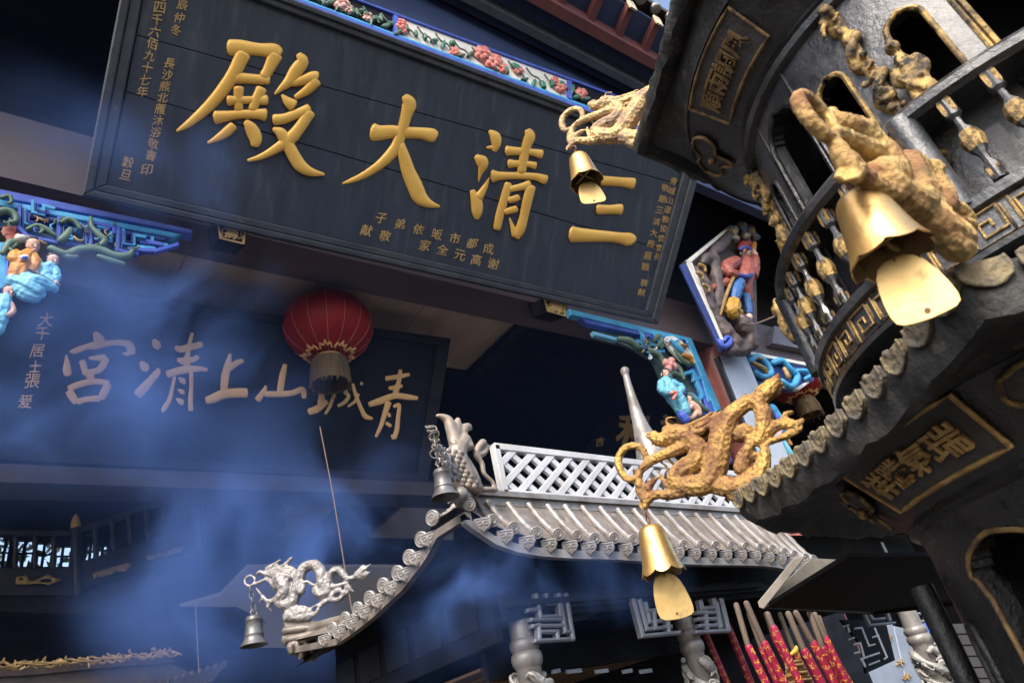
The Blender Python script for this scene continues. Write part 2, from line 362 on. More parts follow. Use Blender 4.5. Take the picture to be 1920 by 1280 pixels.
# porch ceiling boards, ending at a straight edge on the right
cz = bz0+.12; Pc = FZ(cz)
e0, e1 = Pc(1003, 586), Pc(862, 692)
xe = (e0[0]+e1[0])/2
yb_ = e1[1]
ceil = thing('porch_ceiling', (xe-3, 7, cz), 'tan boarded porch ceiling seen under the great black board', 'ceiling')
nx = 5; xs = np.linspace(xe-7.5, xe, nx+1)
for i in range(nx): mk('ceiling_board', box((xs[i]+.006, BY+.57, cz), (xs[i+1]-.006, yb_, cz+.04)), CEIL, ceil)
mk('ceiling_batten', box((xe, BY+.57, cz-.12), (xe+.16, yb_, cz+.1)), WOOD, ceil)
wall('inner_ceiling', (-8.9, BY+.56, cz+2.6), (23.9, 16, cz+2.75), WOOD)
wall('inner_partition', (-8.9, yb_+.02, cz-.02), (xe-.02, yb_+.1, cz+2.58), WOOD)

# ---------------------------------------------------------------- the great board over the door
TI = math.radians(35); Pq = Pl(FY(5.5)(700, 490), (0, -math.cos(TI), -math.sin(TI)))
TL, TR, BR, BL = [np.array(p, float) for p in ((247, -115), (1322, 290), (1235, 608), (155, 365))]
def q(u, v): return tuple((TL*(1-u)+TR*u)*(1-v)+(BL*(1-u)+BR*u)*v)
board = thing('name_board', Pq(700, 488), 'huge black board tilted over the hall door with four gold characters', 'sign board')
i0, i1, j0, j1 = .036, .974, .055, .942
def frame_bar(a, b, c, d, off, th, nm='frame_rail'): mk(nm, pslab(Pq, [a, b, c, d], th, off, .012), LACQF, board)
for off, k in ((.07, 0.), (.045, .45)):
    a0, a1, b0, b1 = i0*k, 1-(1-i1)*k, j0*k, 1-(1-j1)*k
    k2 = k+.45 if k == 0 else 1.
    c0, c1, d0, d1 = i0*k2, 1-(1-i1)*k2, j0*k2, 1-(1-j1)*k2
    frame_bar(q(a0, b0), q(a1, b0), q(c1, d0), q(c0, d0), off, .12)
    frame_bar(q(c1, d0), q(a1, b0), q(a1, b1), q(c1, d1), off, .12)
    frame_bar(q(c0, d1), q(c1, d1), q(a1, b1), q(a0, b1), off, .12)
    frame_bar(q(a0, b0), q(c0, d0), q(c0, d1), q(a0, b1), off, .12)
def lerp(p, r, t): return (p[0]+(r[0]-p[0])*t, p[1]+(r[1]-p[1])*t)
Lt, Lb, Rt, Rb = q(i0, j0), q(i0, j1), q(i1, j0), q(i1, j1)
ja = ((256, 66), (1296, 352)); jb = ((236, 172), (1255, 472))
rows = [(Lt, Rt), ja, jb, (Lb, Rb)]
for n_, ((a, b), (c, d)) in enumerate(zip(rows, rows[1:])):
    g0 = .7 if n_ else 0; g1 = (.6, .9, 0)[n_]
    mk('plank', pslab(Pq, [(a[0], a[1]+g0), (b[0], b[1]+g0), (d[0], d[1]-g1), (c[0], c[1]-g1)], .05, 0, .004), LACQ, board)
mk('back_panel', pslab(Pq, [Lt, Rt, Rb, Lb], .03, -.055), LACQF, board)
def character(parent, pl, strokes, org, sc, mt, h=.42): return mk('character', join(*[brush(pl, s, org, sc, h, .0015*k) for k, s in enumerate(strokes)]), mt, parent, 50)
DIAN = [[(505, 135, 70), (600, 135, 66), (755, 152, 55), (880, 165, 66), (928, 192, 52)], [(895, 200, 66), (845, 310, 50), (803, 385, 48)],
 [(560, 395, 52), (680, 403, 44), (800, 412, 42), (838, 415, 40)], [(620, 190, 66), (555, 330, 60), (480, 450, 58), (380, 580, 54), (270, 690, 46), (150, 790, 33), (55, 850, 12)],
 [(582, 480, 46), (580, 560, 42), (583, 670, 38)], [(778, 490, 50), (740, 570, 45), (700, 670, 40)], [(495, 592, 48), (570, 585, 36), (700, 585, 34), (785, 585, 42), (822, 585, 46)],
 [(385, 735, 60), (480, 722, 46), (600, 708, 38), (740, 705, 44), (808, 712, 56)], [(535, 805, 42), (480, 858, 44), (400, 912, 30), (320, 952, 12)], [(645, 770, 28), (690, 830, 55), (727, 910, 58), (722, 975, 38)],
 [(1098, 195, 28), (1128, 255, 55), (1070, 340, 58), (1020, 420, 50), (950, 482, 28), (892, 535, 9)], [(1040, 440, 34), (1130, 418, 42), (1215, 390, 52), (1245, 395, 58)], [(1245, 420, 52), (1170, 500, 42), (1070, 562, 24)],
 [(955, 542, 12), (1000, 595, 40), (1050, 632, 54)], [(888, 755, 48), (980, 742, 44), (1090, 700, 42), (1185, 668, 52)], [(1190, 690, 52), (1110, 815, 50), (1020, 920, 55), (905, 1000, 40), (780, 1068, 27), (662, 1102, 13)],
 [(880, 832, 18), (945, 868, 48), (1000, 960, 52), (1060, 1070, 55), (1115, 1150, 54), (1200, 1200, 38), (1315, 1222, 12)]]
DA = [[(372, 468, 88), (440, 478, 76), (560, 465, 66), (700, 475, 60), (850, 480, 58), (950, 500, 70), (990, 518, 62)], [(690, 112, 38), (732, 185, 72), (702, 300, 58), (670, 420, 54), (640, 520, 56), (600, 620, 58), (520, 720, 54), (420, 810, 46), (280, 900, 36), (150, 955, 24), (65, 983, 9)],
 [(640, 590, 46), (680, 720, 60), (722, 860, 70), (785, 1000, 78), (840, 1120, 74), (930, 1185, 44), (1035, 1213, 12)]]
QING = [[(245, 82, 18), (298, 135, 54), (308, 210, 46), (290, 272, 26)], [(218, 240, 10), (275, 238, 24)], [(115, 328, 28), (168, 372, 62), (178, 420, 48), (155, 490, 21), (140, 565, 5)],
 [(78, 655, 26), (120, 760, 56), (125, 860, 52), (122, 922, 24)], [(140, 720, 44), (190, 640, 30), (225, 570, 15), (245, 527, 5)], [(612, 75, 34), (632, 132, 54), (600, 220, 48), (575, 330, 46), (550, 480, 44)],
 [(410, 272, 50), (500, 275, 40), (650, 285, 34), (745, 306, 46)], [(432, 395, 44), (510, 396, 34), (620, 400, 30), (685, 416, 38)], [(278, 515, 64), (350, 512, 40), (500, 510, 34), (680, 520, 36), (785, 552, 50)],
 [(425, 585, 34), (400, 680, 42), (370, 790, 42), (340, 900, 42), (315, 1020, 38)], [(440, 640, 30), (540, 620, 34), (630, 600, 48)], [(642, 615, 48), (605, 760, 48), (575, 900, 44), (540, 1020, 48), (500, 1100, 34)],
 [(492, 1085, 36), (468, 1010, 24), (437, 915, 6)], [(430, 745, 30), (490, 730, 32), (525, 714, 28)], [(395, 860, 28), (460, 840, 34), (505, 828, 32)]]
SAN = [[(1150, 550, 46), (1300, 556, 48), (1500, 570, 46), (1600, 582, 54), (1628, 588, 56)], [(1285, 835, 50), (1400, 835, 44), (1480, 832, 50), (1510, 835, 54)], [(1035, 1070, 78), (1120, 1080, 68), (1350, 1092, 54), (1500, 1108, 54), (1590, 1128, 70), (1612, 1150, 52)]]
for st, org, s in ((DIAN, (320, 60), 4.57), (DA, (630, 160), 5.333), (QING, (870, 230), 5.12), (SAN, (870, 230), 5.12)): character(board, Pq, st, org, s, LEAF)
def column(txt, a, b, s): 
    n = len(txt); return [(c, a[0]+(b[0]-a[0])*i/max(1, n-1), a[1]+(b[1]-a[1])*i/max(1, n-1), s) for i, c in enumerate(txt)]
for chars in (column('庚辰仲冬', (348, -14), (330, 57), 20), column('曆四千六佰九十七年', (304, -8), (267, 172), 21), column('長沙熊北雁沐浴敬書', (318, 119), (283, 291), 20),
              [('印', 275, 318, 22)], column('穀旦', (240, 304), (236, 328), 21),
              [('子', 715, 409, 20), ('弟', 750, 420, 20), ('依', 785, 430, 20), ('皈', 820, 439, 20), ('市', 853, 447, 20), ('都', 885, 456, 20), ('成', 916, 466, 20)],
              [('献', 687, 432, 21), ('敬', 722, 442, 21), ('家', 797, 460, 21), ('全', 830, 468, 21), ('元', 862, 478, 21), ('高', 893, 487, 20), ('谢', 925, 494, 20)],
              column('青城山道教協會會長', (1263, 340), (1233, 482), 14), column('敬題三清大殿匾額', (1247, 352), (1210, 500), 14), column('敬獻', (1208, 530), (1203, 548), 14)):
    inscription('small_character', Pq, chars, LEAFD, board, (1, .235), .006, .004)
# two carved corbels under the board
for pts, lab in ([(406, 415), (462, 430), (458, 458), (412, 447)], 'gold faced corbel block under the board near the lantern'), ([(1020, 560), (1060, 570), (1061, 593), (1027, 584)], 'gold faced corbel block under the board beside the blue bracket'):
    pl = Pl(Pq(*pts[0])-Pq.n*.02, (0, -.94, -.34)); c = np.mean(pts, 0)
    cb = thing('corbel', pl(*c), lab, 'corbel')
    mk('block', pslab(pl, [tuple(c+(np.array(p)-c)*1.06) for p in pts], .34, -.006), WOOD, cb)
    inn = [tuple(c+(np.array(p)-c)*.84) for p in pts]
    for i in range(4): mk('gilt_edge', pslab(pl, [pts[i], pts[(i+1) % 4], inn[(i+1) % 4], inn[i]], .015, .006), LEAFD, cb)
    mk('gilt_relief', inscription and join(*[solid_glyph('壽', lambda u, v, t: pl(c[0]+u*26+v*5, c[1]-v*20+u*6, .004+.01*t), .02)]), LEAFD, cb)
    for sx in (-1, 1):
        P = [(c[0]+sx*(pts[1][0]-pts[0][0])*f_, c[1]+sx*5*f_+dy, 1.3) for f_, dy in ((.2, -8), (.33, -5), (.3, 1), (.36, 6), (.22, 8))]
        mk('gilt_scroll', ptube(pl, P, seg=5), LEAFD, cb)

# ---------------------------------------------------------------- eaves and painted frieze above the board
FRY = 4.35; Pf = FY(FRY); fr = thing('painted_frieze', Pf(815, 85), 'long floral frieze with blue borders above the great board', 'frieze')
A0, A1, B0, B1 = (520, -58), (1120, 166), (520, -18), (1120, 208)     # upper and lower line of the flower band
def fl(t, v): a = np.array(lerp(A0, A1, t)); b = np.array(lerp(B0, B1, t)); return tuple(a*(1-v)+b*v)
tx = lambda x: (x-520)/600.
segs = [(-1.9, tx(741), NAVY), (tx(743), tx(1068), WHITE), (tx(1071), 2.2, NAVY)]
for a, b, m_ in segs: mk('flower_panel', pslab(Pf, [fl(a, .06), fl(b, .06), fl(b, .94), fl(a, .94)], .06, -.02), m_, fr)
mk('blue_border', pslab(Pf, [fl(-1.9, .93), fl(2.2, .93), fl(2.2, 1.03), fl(-1.9, 1.03)], .1, .01, .006), BLUEL, fr)
mk('blue_border', pslab(Pf, [fl(-1.9, 1.03), fl(2.2, 1.03), fl(2.2, 1.16), fl(-1.9, 1.16)], .1, .015, .006), BLUEV, fr)
mk('blue_border', pslab(Pf, [fl(-1.9, -.03), fl(2.2, -.03), fl(2.2, .06), fl(-1.9, .06)], .1, .01, .006), BLUEV, fr)
for t in (tx(742), tx(1069)): mk('divider', pslab(Pf, [fl(t-.006, .1), fl(t+.006, .1), fl(t+.006, .9), fl(t-.006, .9)], .05, .025), BLUEV, fr)
def petal_flower(pl, x, y, r, n=7):
    gs = []
    for ring, (rr, k, up) in enumerate(((1., n, 0), (.6, n-2, .5))):
        for i in range(k):
            a = 2*math.pi*(i+.4*ring)/k+rng.normal()*.1; c = (x+math.cos(a)*r*rr*.62, y+math.sin(a)*r*rr*.55)
            s = depth(pl(*c))/F*r; gs.append(ball(pl(c[0], c[1], s*up*.5), s*.45*(1.1-.25*ring), 8, (1, .55, 1)))
    return join(*gs)
def leaf_geo(pl, x, y, r, a):
    out = []
    d = np.array([math.cos(a), math.sin(a)]); n2 = np.array([-d[1], d[0]]); c = np.array([x, y])
    P = [c-d*r, c-d*.3*r+n2*.42*r, c+d*.5*r+n2*.3*r, c+d*r, c+d*.5*r-n2*.3*r, c-d*.3*r-n2*.42*r]
    return pslab(pl, [tuple(p) for p in P], .05, .035, .012)
def fpt(t, v): return fl(t, .12+.76*v)
for x, v, r in ((752, .45, 13), (757, .7, 9), (852, .85, 10), (905, .35, 17), (925, .6, 18), (940, .8, 13), (972, .5, 10), (1052, .6, 12), (1040, .3, 8), (640, .5, 16), (655, .7, 10), (575, .4, 12), (690, .7, 10), (1090, .5, 12)):
    t = tx(x); p = fpt(t, v); mk('flower', petal_flower(Pf, p[0], p[1], r*1.05), PINK if x > 730 else ROSE, fr, 40)
for x0, x1, mm in ((748, 1064, GREEND), (545, 738, GREEN), (1075, 1110, GREEN)):
    x = x0
    while x < x1:
        p = fpt(tx(x), rng.uniform(.15, .85)); mk('leaf', leaf_geo(Pf, p[0], p[1], rng.uniform(6, 11), rng.uniform(0, 6.3)), mm if rng.random() > .25 else (GREEN if mm is GREEND else GREEND), fr); x += 17 if mm is GREEND else 9
for k in range(16):
    x = 545+k*34; 
    P = [fpt(tx(x+d_), v_)+(1.6,) for d_, v_ in ((0, .2), (10, .5), (22, .55), (30, .8))]; mk('vine_stem', ptube(Pf, P, seg=5, off=.02), (ROCK if 745 < x < 1065 else GREEN), fr)
zf1 = Pf(820, 60)[2]; EVY = 3.4; e_ = FY(EVY)(1183, 22)
ZT = e_[2]; zfr = [Pf(*fl(t, -.02)) for t in (0, 1)]; zft = max(z[2] for z in zfr)+.02
eave = thing('hall_eave', (6, 4.6, zft), 'deep dark blue eave with red brown rafters above the frieze', 'eave')
mk('fascia', box((-8.9, FRY+.13, min(z[2] for z in zfr)-.4), (23.9, FRY+.3, zft+.5)), SOFF, eave)
def soff(y): t = (FRY-y)/(FRY-EVY); return (zft+.5)*(1-t)+(ZT+.12)*t
def sl_box(x0, x1, y0, y1, d0, d1):
    return [(x0, y0, soff(y0)+d0), (x1, y0, soff(y0)+d0), (x1, y1, soff(y1)+d0), (x0, y1, soff(y1)+d0), (x0, y0, soff(y0)+d1), (x1, y0, soff(y0)+d1), (x1, y1, soff(y1)+d1), (x0, y1, soff(y1)+d1)], BOXF
mk('soffit_board', sl_box(-8.9, 23.9, EVY, FRY+.1, .05, .12), SOFF, eave)
for yy, w_, m_ in ((FRY-.14, .1, PURL), (FRY-.52, .14, REDW)): mk('purlin', sl_box(-8.9, 23.9, yy-w_/2, yy+w_/2, -.2, .048), m_, eave)
pitch = .62
for k in range(40):
    x = -8.5+k*pitch
    if not 2.5 < x < 16: continue
    r_ = mk('rafter', sl_box(x, x+.13, EVY-.04, FRY-.46, -.10, .046), REDW, eave)
    mk('rafter_tip', box((x-.01, EVY-.075, soff(EVY-.04)-.16), (x+.14, EVY-.045, soff(EVY-.04)+.06)), mat('cream tip paint', (.72, .62, .42), rough=.5) if 'cream tip paint' not in bpy.data.materials else bpy.data.materials['cream tip paint'], r_)
for k in range(30):
    x = 3+k*.36; mk('eave_tile', lathe((x, EVY-.12, ZT+.34), [(.001, -.02), (.09, -.02), (.1, 0), (.09, .06), (.001, .06)], 10), BRONZE, eave)
mk('roof_slab', [(-8.9, EVY-.15, ZT+.4), (23.9, EVY-.15, ZT+.4), (23.9, 16, ZT+3.4), (-8.9, 16, ZT+3.4), (-8.9, EVY-.15, ZT+.5), (23.9, EVY-.15, ZT+.5), (23.9, 16, ZT+3.6), (-8.9, 16, ZT+3.6)] and ([(-8.9, EVY-.15, ZT+.4), (23.9, EVY-.15, ZT+.4), (23.9, 16.4, ZT+3.4), (-8.9, 16.4, ZT+3.4), (-8.9, EVY-.15, ZT+.5), (23.9, EVY-.15, ZT+.5), (23.9, 16.4, ZT+3.6), (-8.9, 16.4, ZT+3.6)], BOXF), TILE, eave)

# ---------------------------------------------------------------- red columns, painted brackets
Pb = FY(5.72)
cl = FY(6.0)(1310, 660); cr_ = FY(6.0)(1356, 660); rc = (cr_[0]-cl[0])/2*.98; cx = (cl[0]+cr_[0])/2
colm = mk('column', lathe((cx, 6.0, 0), [(rc*1.02, 0), (rc, bz0*.5), (rc*.97, bz0-.004)], 28), REDC, label='red lacquered column standing behind the blue carved bracket', cat='column', smooth=40)

def fret(pl, parent, lines, w_, mt, off=.05, th=.05, nm='fret_bar'):
    for ln in lines:
        for (a, b) in zip(ln, ln[1:]):
            a, b = np.array(a, float), np.array(b, float); d = (b-a)/np.linalg.norm(b-a); n2 = np.array([-d[1], d[0]])*w_/2
            a2, b2 = a-d*w_/2, b+d*w_/2
            mk(nm, pslab(pl, [tuple(a2+n2), tuple(b2+n2), tuple(b2-n2), tuple(a2-n2)], th, off+rng.uniform(0, .004), .006), mt, parent)
def scroll(pl, parent, st, mt, off=.08, nm='scroll', org=(0, 0), sc=1.): return mk(nm, ptube(pl, st, org, sc, 7, 3, off), mt, parent, 60)

# left bracket: crop (0, 330), scale 3.46
OL, SLc = (0, 330), 3.46
lp = lambda pts: [(OL[0]+p[0]/SLc, OL[1]+p[1]/SLc) for p in pts]
lb = thing('carved_bracket', Pb(120, 450), 'blue fretwork bracket with green scrolls and carved sages at left', 'bracket')
mk('bracket_rail', pslab(Pb, lp([(-900, -110), (1250, 345), (1250, 375), (-900, -30)]), .12, .04, .01), BLUEV, lb)
mk('bracket_rail', pslab(Pb, lp([(-900, -25), (1180, 375), (1130, 395), (-900, 30)]), .12, .06, .01), BLUEL, lb)
mk('bracket_rail', pslab(Pb, lp([(-900, 35), (1100, 400), (1060, 415), (-900, 75)]), .12, .05, .01), BLUED, lb)
mk('bracket_web', pslab(Pb, lp([(-900, 70), (1060, 412), (1150, 440), (1000, 480), (900, 500), (770, 480), (590, 462), (380, 420), (180, 380), (100, 340), (-900, 300)]), .05, -.03), mat('bracket dark blue ground', (.02, .07, .17), (.03, .1, .2), sc=6, rough=.6), lb)  # dark blue ground plate behind the fretwork
V_ = [[(130, 190), (125, 330), (180, 385), (370, 425), (385, 280)], [(385, 270), (380, 415), (590, 460), (590, 300)], [(770, 330), (760, 475), (890, 500)], [(840, 470), (1010, 480), (1100, 455), (1150, 440)], [(620, 300), (740, 325), (740, 360)], [(960, 420), (1050, 440)]]
C_ = [[(160, 210), (160, 300), (225, 310)], [(215, 160), (215, 230), (285, 245), (285, 190), (350, 205)], [(430, 290), (520, 310), (520, 350), (450, 335)], [(560, 330), (560, 410)], [(640, 350), (640, 400), (720, 415), (720, 365)], [(800, 350), (800, 430), (870, 440), (870, 380), (940, 390)], [(900, 455), (1000, 465)], [(990, 400), (990, 430), (1080, 445)], [(640, 320), (700, 330)]]
D_ = [[(175, 225), (175, 285), (240, 296)], [(150, 205), (150, 335), (195, 370), (360, 410)], [(230, 175), (230, 215), (300, 228), (300, 200)], [(445, 300), (505, 312), (505, 340)], [(400, 290), (397, 405), (575, 445)], [(655, 360), (655, 390), (708, 400)], [(545, 325), (545, 415)], [(815, 360), (815, 420), (858, 428), (858, 372)], [(900, 415), (960, 425)], [(620, 345), (622, 410), (735, 432)], [(785, 345), (776, 462), (880, 484)], [(985, 440), (1060, 452)], [(470, 330), (475, 350)], [(575, 340), (575, 400)]]
fret(Pb, lb, [lp(l) for l in D_], 2.4, BLUED, .085); fret(Pb, lb, [lp([(p[0]+14, p[1]+12) for p in l]) for l in D_[::2]], 2.6, BLUEV, .083)
fret(Pb, lb, [lp(l) for l in V_], 7, BLUEV, .08); fret(Pb, lb, [lp(l) for l in C_], 6.5, BLUEL, .07)
for st in ([(-60, 260, 22), (20, 225, 26), (85, 240, 24), (105, 290, 18), (60, 300, 14)], [(10, 140, 14), (60, 130, 16), (75, 165, 12), (50, 180, 8)], [(400, 300, 14), (440, 280, 18), (490, 300, 18), (520, 340, 14)], [(390, 420, 22), (430, 390, 28), (455, 350, 20)], [(180, 345, 14), (240, 320, 16), (300, 345, 20), (355, 385, 14)], [(590, 270, 12), (595, 330, 16), (640, 380, 22), (680, 420, 22), (650, 450, 14)],
           [(330, 470, 24), (430, 510, 28), (520, 480, 30), (640, 480, 30), (740, 520, 30), (830, 520, 26), (860, 480, 12)], [(640, 520, 16), (720, 550, 22), (800, 570, 16)], [(390, 500, 16), (450, 530, 26), (500, 520, 14)], [(20, 500, 20), (70, 430, 26), (110, 440, 16), (60, 480, 12)], [(260, 370, 10), (280, 350, 12), (260, 340, 8)]):
    scroll(Pb, lb, st, GREEN, .1, 'leaf_scroll', OL, SLc)
for x, y, r in ((60, 360, 44), (110, 368, 46), (82, 402, 40)): mk('peony', petal_flower(Pb, OL[0]+x/SLc, OL[1]+y/SLc, r/SLc, 8), PINK, lb, 40)
for st in ([(-40, 180, 12), (-10, 200, 16), (-20, 230, 12)], [(140, 400, 10), (190, 400, 14), (250, 420, 12), (300, 440, 8)], [(560, 440, 8), (600, 455, 10), (640, 440, 7)], [(690, 395, 6), (715, 380, 8), (735, 395, 6)], [(255, 275, 8), (285, 290, 10), (310, 285, 6)], [(480, 395, 8), (510, 420, 10), (540, 415, 6)], [(60, 470, 12), (90, 500, 14), (70, 530, 10)], [(850, 465, 6), (880, 470, 8), (905, 462, 5)]): scroll(Pb, lb, st, GOLDS if st[0][0] in (140, 255, 480) else GREEN, .11, 'leaf_scroll', OL, SLc)
mk('peony_cup', ptube(Pb, [(125, 405, 30), (150, 400, 22)], OL, SLc, off=.12), WHITE, lb, 60)
Pb2 = FY(5.5)
def fig(parent, name, mt, sts, org, sc, pl, vox=None, disp=0., **kw):
    o = mk(name, join(*[ptube(pl, s, org, sc, 9, 3) for s in sts]), mt, parent, **kw)
    if vox is None:
        s0 = sts[0][0]; vox = depth(pl(org[0]+s0[0]/sc, org[1]+s0[1]/sc))/F*1.5/2.0
    return remesh(o, vox, disp, .05, 2, folds=(.06, .011) if disp else None)
def head(parent, pl, x, y, r, org, sc, look=1, hair=True, hat=None):
    """carved head: skull, face with nose, brow, eyes, mouth and ear, then hair"""
    s = [[(x, y-.15*r, r*.82), (x+.08*r*look, y+.35*r, r*.68)], [(x+look*.35*r, y-.05*r, r*.12, 4.4), (x+look*.42*r, y+.22*r, r*.17, 3.4)], [(x-.05*r, y+.62*r, r*.1, 4.2), (x+look*.4*r, y+.60*r, r*.1, 4.5)], [(x-look*.75*r, y+.05*r, r*.2, .5), (x-look*.75*r, y+.3*r, r*.16, .5)], [(x, y+.7*r, r*.4, -.3), (x-.05*r, y+1.2*r, r*.4, -.4)]]
    h = fig(parent, 'head', SKIN, s, org, sc, pl, vox=depth(pl(org[0]+x/sc, org[1]+y/sc))/F*r/sc*.1)
    rr = r/sc
    for dx in (-.12, .62):
        mk('eye', ptube(pl, [(x+look*dx*r-.08*r, y-.02*r, r*.08, 9), (x+look*dx*r+.08*r, y-.02*r, r*.08, 9)], org, sc), HAIR, parent)
    if hair:
        fig(parent, 'hair', HAIR, [[(x-look*.3*r, y-.6*r, r*.62, -.3), (x+look*.25*r, y-.75*r, r*.45, -.1)], [(x-look*.7*r, y-.3*r, r*.45, -.5), (x-look*.75*r, y+.3*r, r*.25, -.8)]], org, sc, pl)
def carved_figure(parent, nm, mt): return None
def fgroup(parent, loc, nm='carved_figure', label=None):
    o = bpy.data.objects.new(nm, None); o.empty_display_size = .05; COL.objects.link(o); o.parent = parent; o.location = Vector(tuple(loc))-wl(parent)
    return tag(o, label)
S1 = SLc
f1 = fgroup(lb, Pb2(50, 500), label='seated sage in an ochre robe')
head(f1, Pb2, 215, 448, 50, OL, S1, 1)
fig(f1, 'robe', ORANGE, [[(190, 510, 42), (150, 545, 62), (140, 600, 66), (120, 650, 62)], [(110, 500, 28), (85, 530, 34, .6), (130, 560, 24, 1.6), (165, 545, 16, 2.2)], [(215, 520, 36), (235, 570, 32, .8), (210, 610, 28, 1.3)]], OL, S1, Pb2, disp=.012)
fig(f1, 'skirt', CYAN, [[(90, 680, 50), (170, 710, 56, .3), (240, 745, 48, .6), (270, 770, 26, .8)], [(110, 700, 44), (160, 760, 48, .2), (230, 790, 34, .4)], [(150, 670, 50, .2), (240, 690, 50, .7), (330, 720, 34, .7)]], OL, S1, Pb2, disp=.016)
fig(f1, 'hands', SKIN, [[(215, 620, 18, 2), (240, 632, 15, 2.4)], [(130, 528, 14, 3.5), (160, 540, 15, 3.7)]], OL, S1, Pb2)
mk('fan', ptube(Pb2, [(150, 530, 20, 3.6), (172, 528, 18, 3.9)], OL, S1), WHITE, f1, 60); mk('fan_face', ptube(Pb2, [(156, 530, 13, 6.6), (168, 529, 12, 7)], OL, S1), BLUEV, f1, 60)
mk('staff', ptube(Pb2, [(160, 590, 9, 5), (245, 635, 9, 6), (390, 715, 8, 5)], OL, S1), ROCK, f1, 60)
f2 = fgroup(lb, Pb2(95, 510), label='seated attendant in a blue robe')
head(f2, Pb2, 345, 545, 43, OL, S1, 1)
fig(f2, 'robe', CYAN, [[(325, 580, 34), (300, 620, 46), (290, 650, 44)], [(270, 580, 26), (250, 600, 30, .6), (235, 620, 20, 1.2)], [(350, 610, 32), (368, 650, 30, .4), (355, 685, 22, .9)], [(280, 660, 44), (340, 700, 38, .4), (355, 730, 28, .5)]], OL, S1, Pb2, disp=.014)
fig(f2, 'hands', SKIN, [[(345, 685, 16, 2), (365, 695, 16, 2.4), (382, 705, 9, 3)]], OL, S1, Pb2)
f3 = fgroup(lb, Pb2(10, 590), label='small figure in a pale blue vest')
head(f3, Pb2, 60, 748, 42, OL, S1, 1)
fig(f3, 'vest', CYAN, [[(30, 795, 42), (20, 850, 52), (0, 920, 50), (-20, 1000, 40)]], OL, S1, Pb2, disp=.012)
fig(f3, 'arm', SKIN, [[(65, 830, 24, .4), (82, 880, 22, .6), (40, 905, 18, 1.6), (20, 895, 14, 2.2)]], OL, S1, Pb2)
mk('bracket_post', pslab(Pb, lp([(-200, 415), (45, 425), (60, 560), (50, 720), (-10, 740), (-200, 740)]), .1, .05, .012), BLUEL, lb)
mk('bracket_post_edge', pslab(Pb, lp([(38, 420), (62, 430), (66, 715), (40, 722)]), .1, .09, .012), BLUEV, lb)

# right bracket: crop (1000, 380), scale 2.666
OR_, S2 = (1000, 380), 2.666
rp = lambda pts: [(OR_[0]+p[0]/S2, OR_[1]+p[1]/S2) for p in pts]
rb = thing('carved_bracket', Pb(1240, 700), 'blue fretwork bracket with flowers and a lady beside the red column', 'bracket')
mk('bracket_rail', pslab(Pb, rp([(180, 528), (640, 640), (780, 672), (786, 690), (640, 668), (190, 560)]), .1, .05, .01), BLUEL, rb)
mk('bracket_rail', pslab(Pb, rp([(240, 575), (640, 668), (782, 700), (775, 712), (640, 684), (270, 602)]), .1, .06, .01), BLUEV, rb)
mk('bracket_rail', pslab(Pb, rp([(760, 670), (790, 674), (942, 1030), (915, 1045)]), .1, .055, .01), BLUEL, rb)
mk('bracket_rail', pslab(Pb, rp([(735, 690), (758, 694), (910, 1046), (885, 1060)]), .1, .06, .01), BLUEV, rb)
mk('bracket_rail', pslab(Pb, rp([(300, 640), (420, 672), (425, 690), (310, 660)]), .08, .06, .01), CYAN, rb)
mk('bracket_web', pslab(Pb, rp([(270, 600), (760, 700), (905, 1050), (760, 1095), (650, 900), (600, 790), (500, 730), (330, 660)]), .05, -.03), mat('bracket dark olive ground', (.03, .07, .08), (.06, .09, .07), sc=6, rough=.6), rb)  # dark olive ground plate behind the fretwork
fret(Pb, rb, [rp(l) for l in ([(540, 640), (565, 700), (640, 715)], [(525, 690), (600, 740), (650, 740)], [(765, 850), (800, 840), (850, 960), (830, 985), (800, 960)], [(810, 880), (850, 870), (880, 985)], [(610, 660), (640, 700)])], 6, BLUEL, .07)
for st in ([(430, 680, 14), (480, 690, 20), (520, 720, 16)], [(600, 690, 12), (630, 665, 14), (640, 700, 14), (610, 720, 10)], [(580, 740, 16), (625, 760, 18), (650, 800, 14)], [(690, 790, 12), (730, 830, 14), (750, 880, 12)], [(780, 960, 14), (830, 1010, 16), (870, 1040, 12)], [(700, 740, 9), (760, 800, 11), (800, 810, 9)], [(660, 870, 12), (700, 850, 14), (740, 870, 10)]):
    scroll(Pb, rb, st, GREEN, .09, 'leaf_scroll', OR_, S2)
mk('lotus', join(*[ptube(Pb, [(x, y, r, o)], OR_, S2, off=.1) for x, y, r, o in ((660, 800, 22, .1), (690, 790, 20, .2), (700, 820, 22, .2), (675, 830, 20, .3), (685, 808, 18, .9))]), ROSE, rb, 60)
mk('cloud_panel', pslab(Pb, rp([(668, 668), (700, 664), (745, 690), (800, 760), (812, 800), (790, 815), (745, 790), (690, 735), (664, 700)]), .05, .1, .012), WHITE, rb)
mk('panel_bird', ptube(Pb, [(690, 690, 10), (720, 720, 16), (745, 745, 12)], OR_, S2, off=.14), BLUEL, rb, 60); mk('panel_deer', ptube(Pb, [(750, 760, 10), (785, 775, 15), (795, 795, 8)], OR_, S2, off=.14), ORANGE, rb, 60); mk('panel_leaf', ptube(Pb, [(740, 710, 8), (765, 715, 10)], OR_, S2, off=.14), GOLDS, rb, 60)
Pb3 = FY(5.5); f4 = fgroup(rb, Pb3(1265, 760), label='lady in a pale blue gown')
head(f4, Pb3, 660, 855, 26, OR_, S2, 1)
fig(f4, 'gown', CYAN, [[(660, 890, 30), (680, 940, 42), (720, 990, 44), (750, 1040, 40)], [(640, 900, 22), (645, 940, 24), (690, 950, 18, 1)], [(700, 900, 20), (740, 930, 22, .3), (710, 960, 16, 1)]], OR_, S2, Pb3, disp=.014)
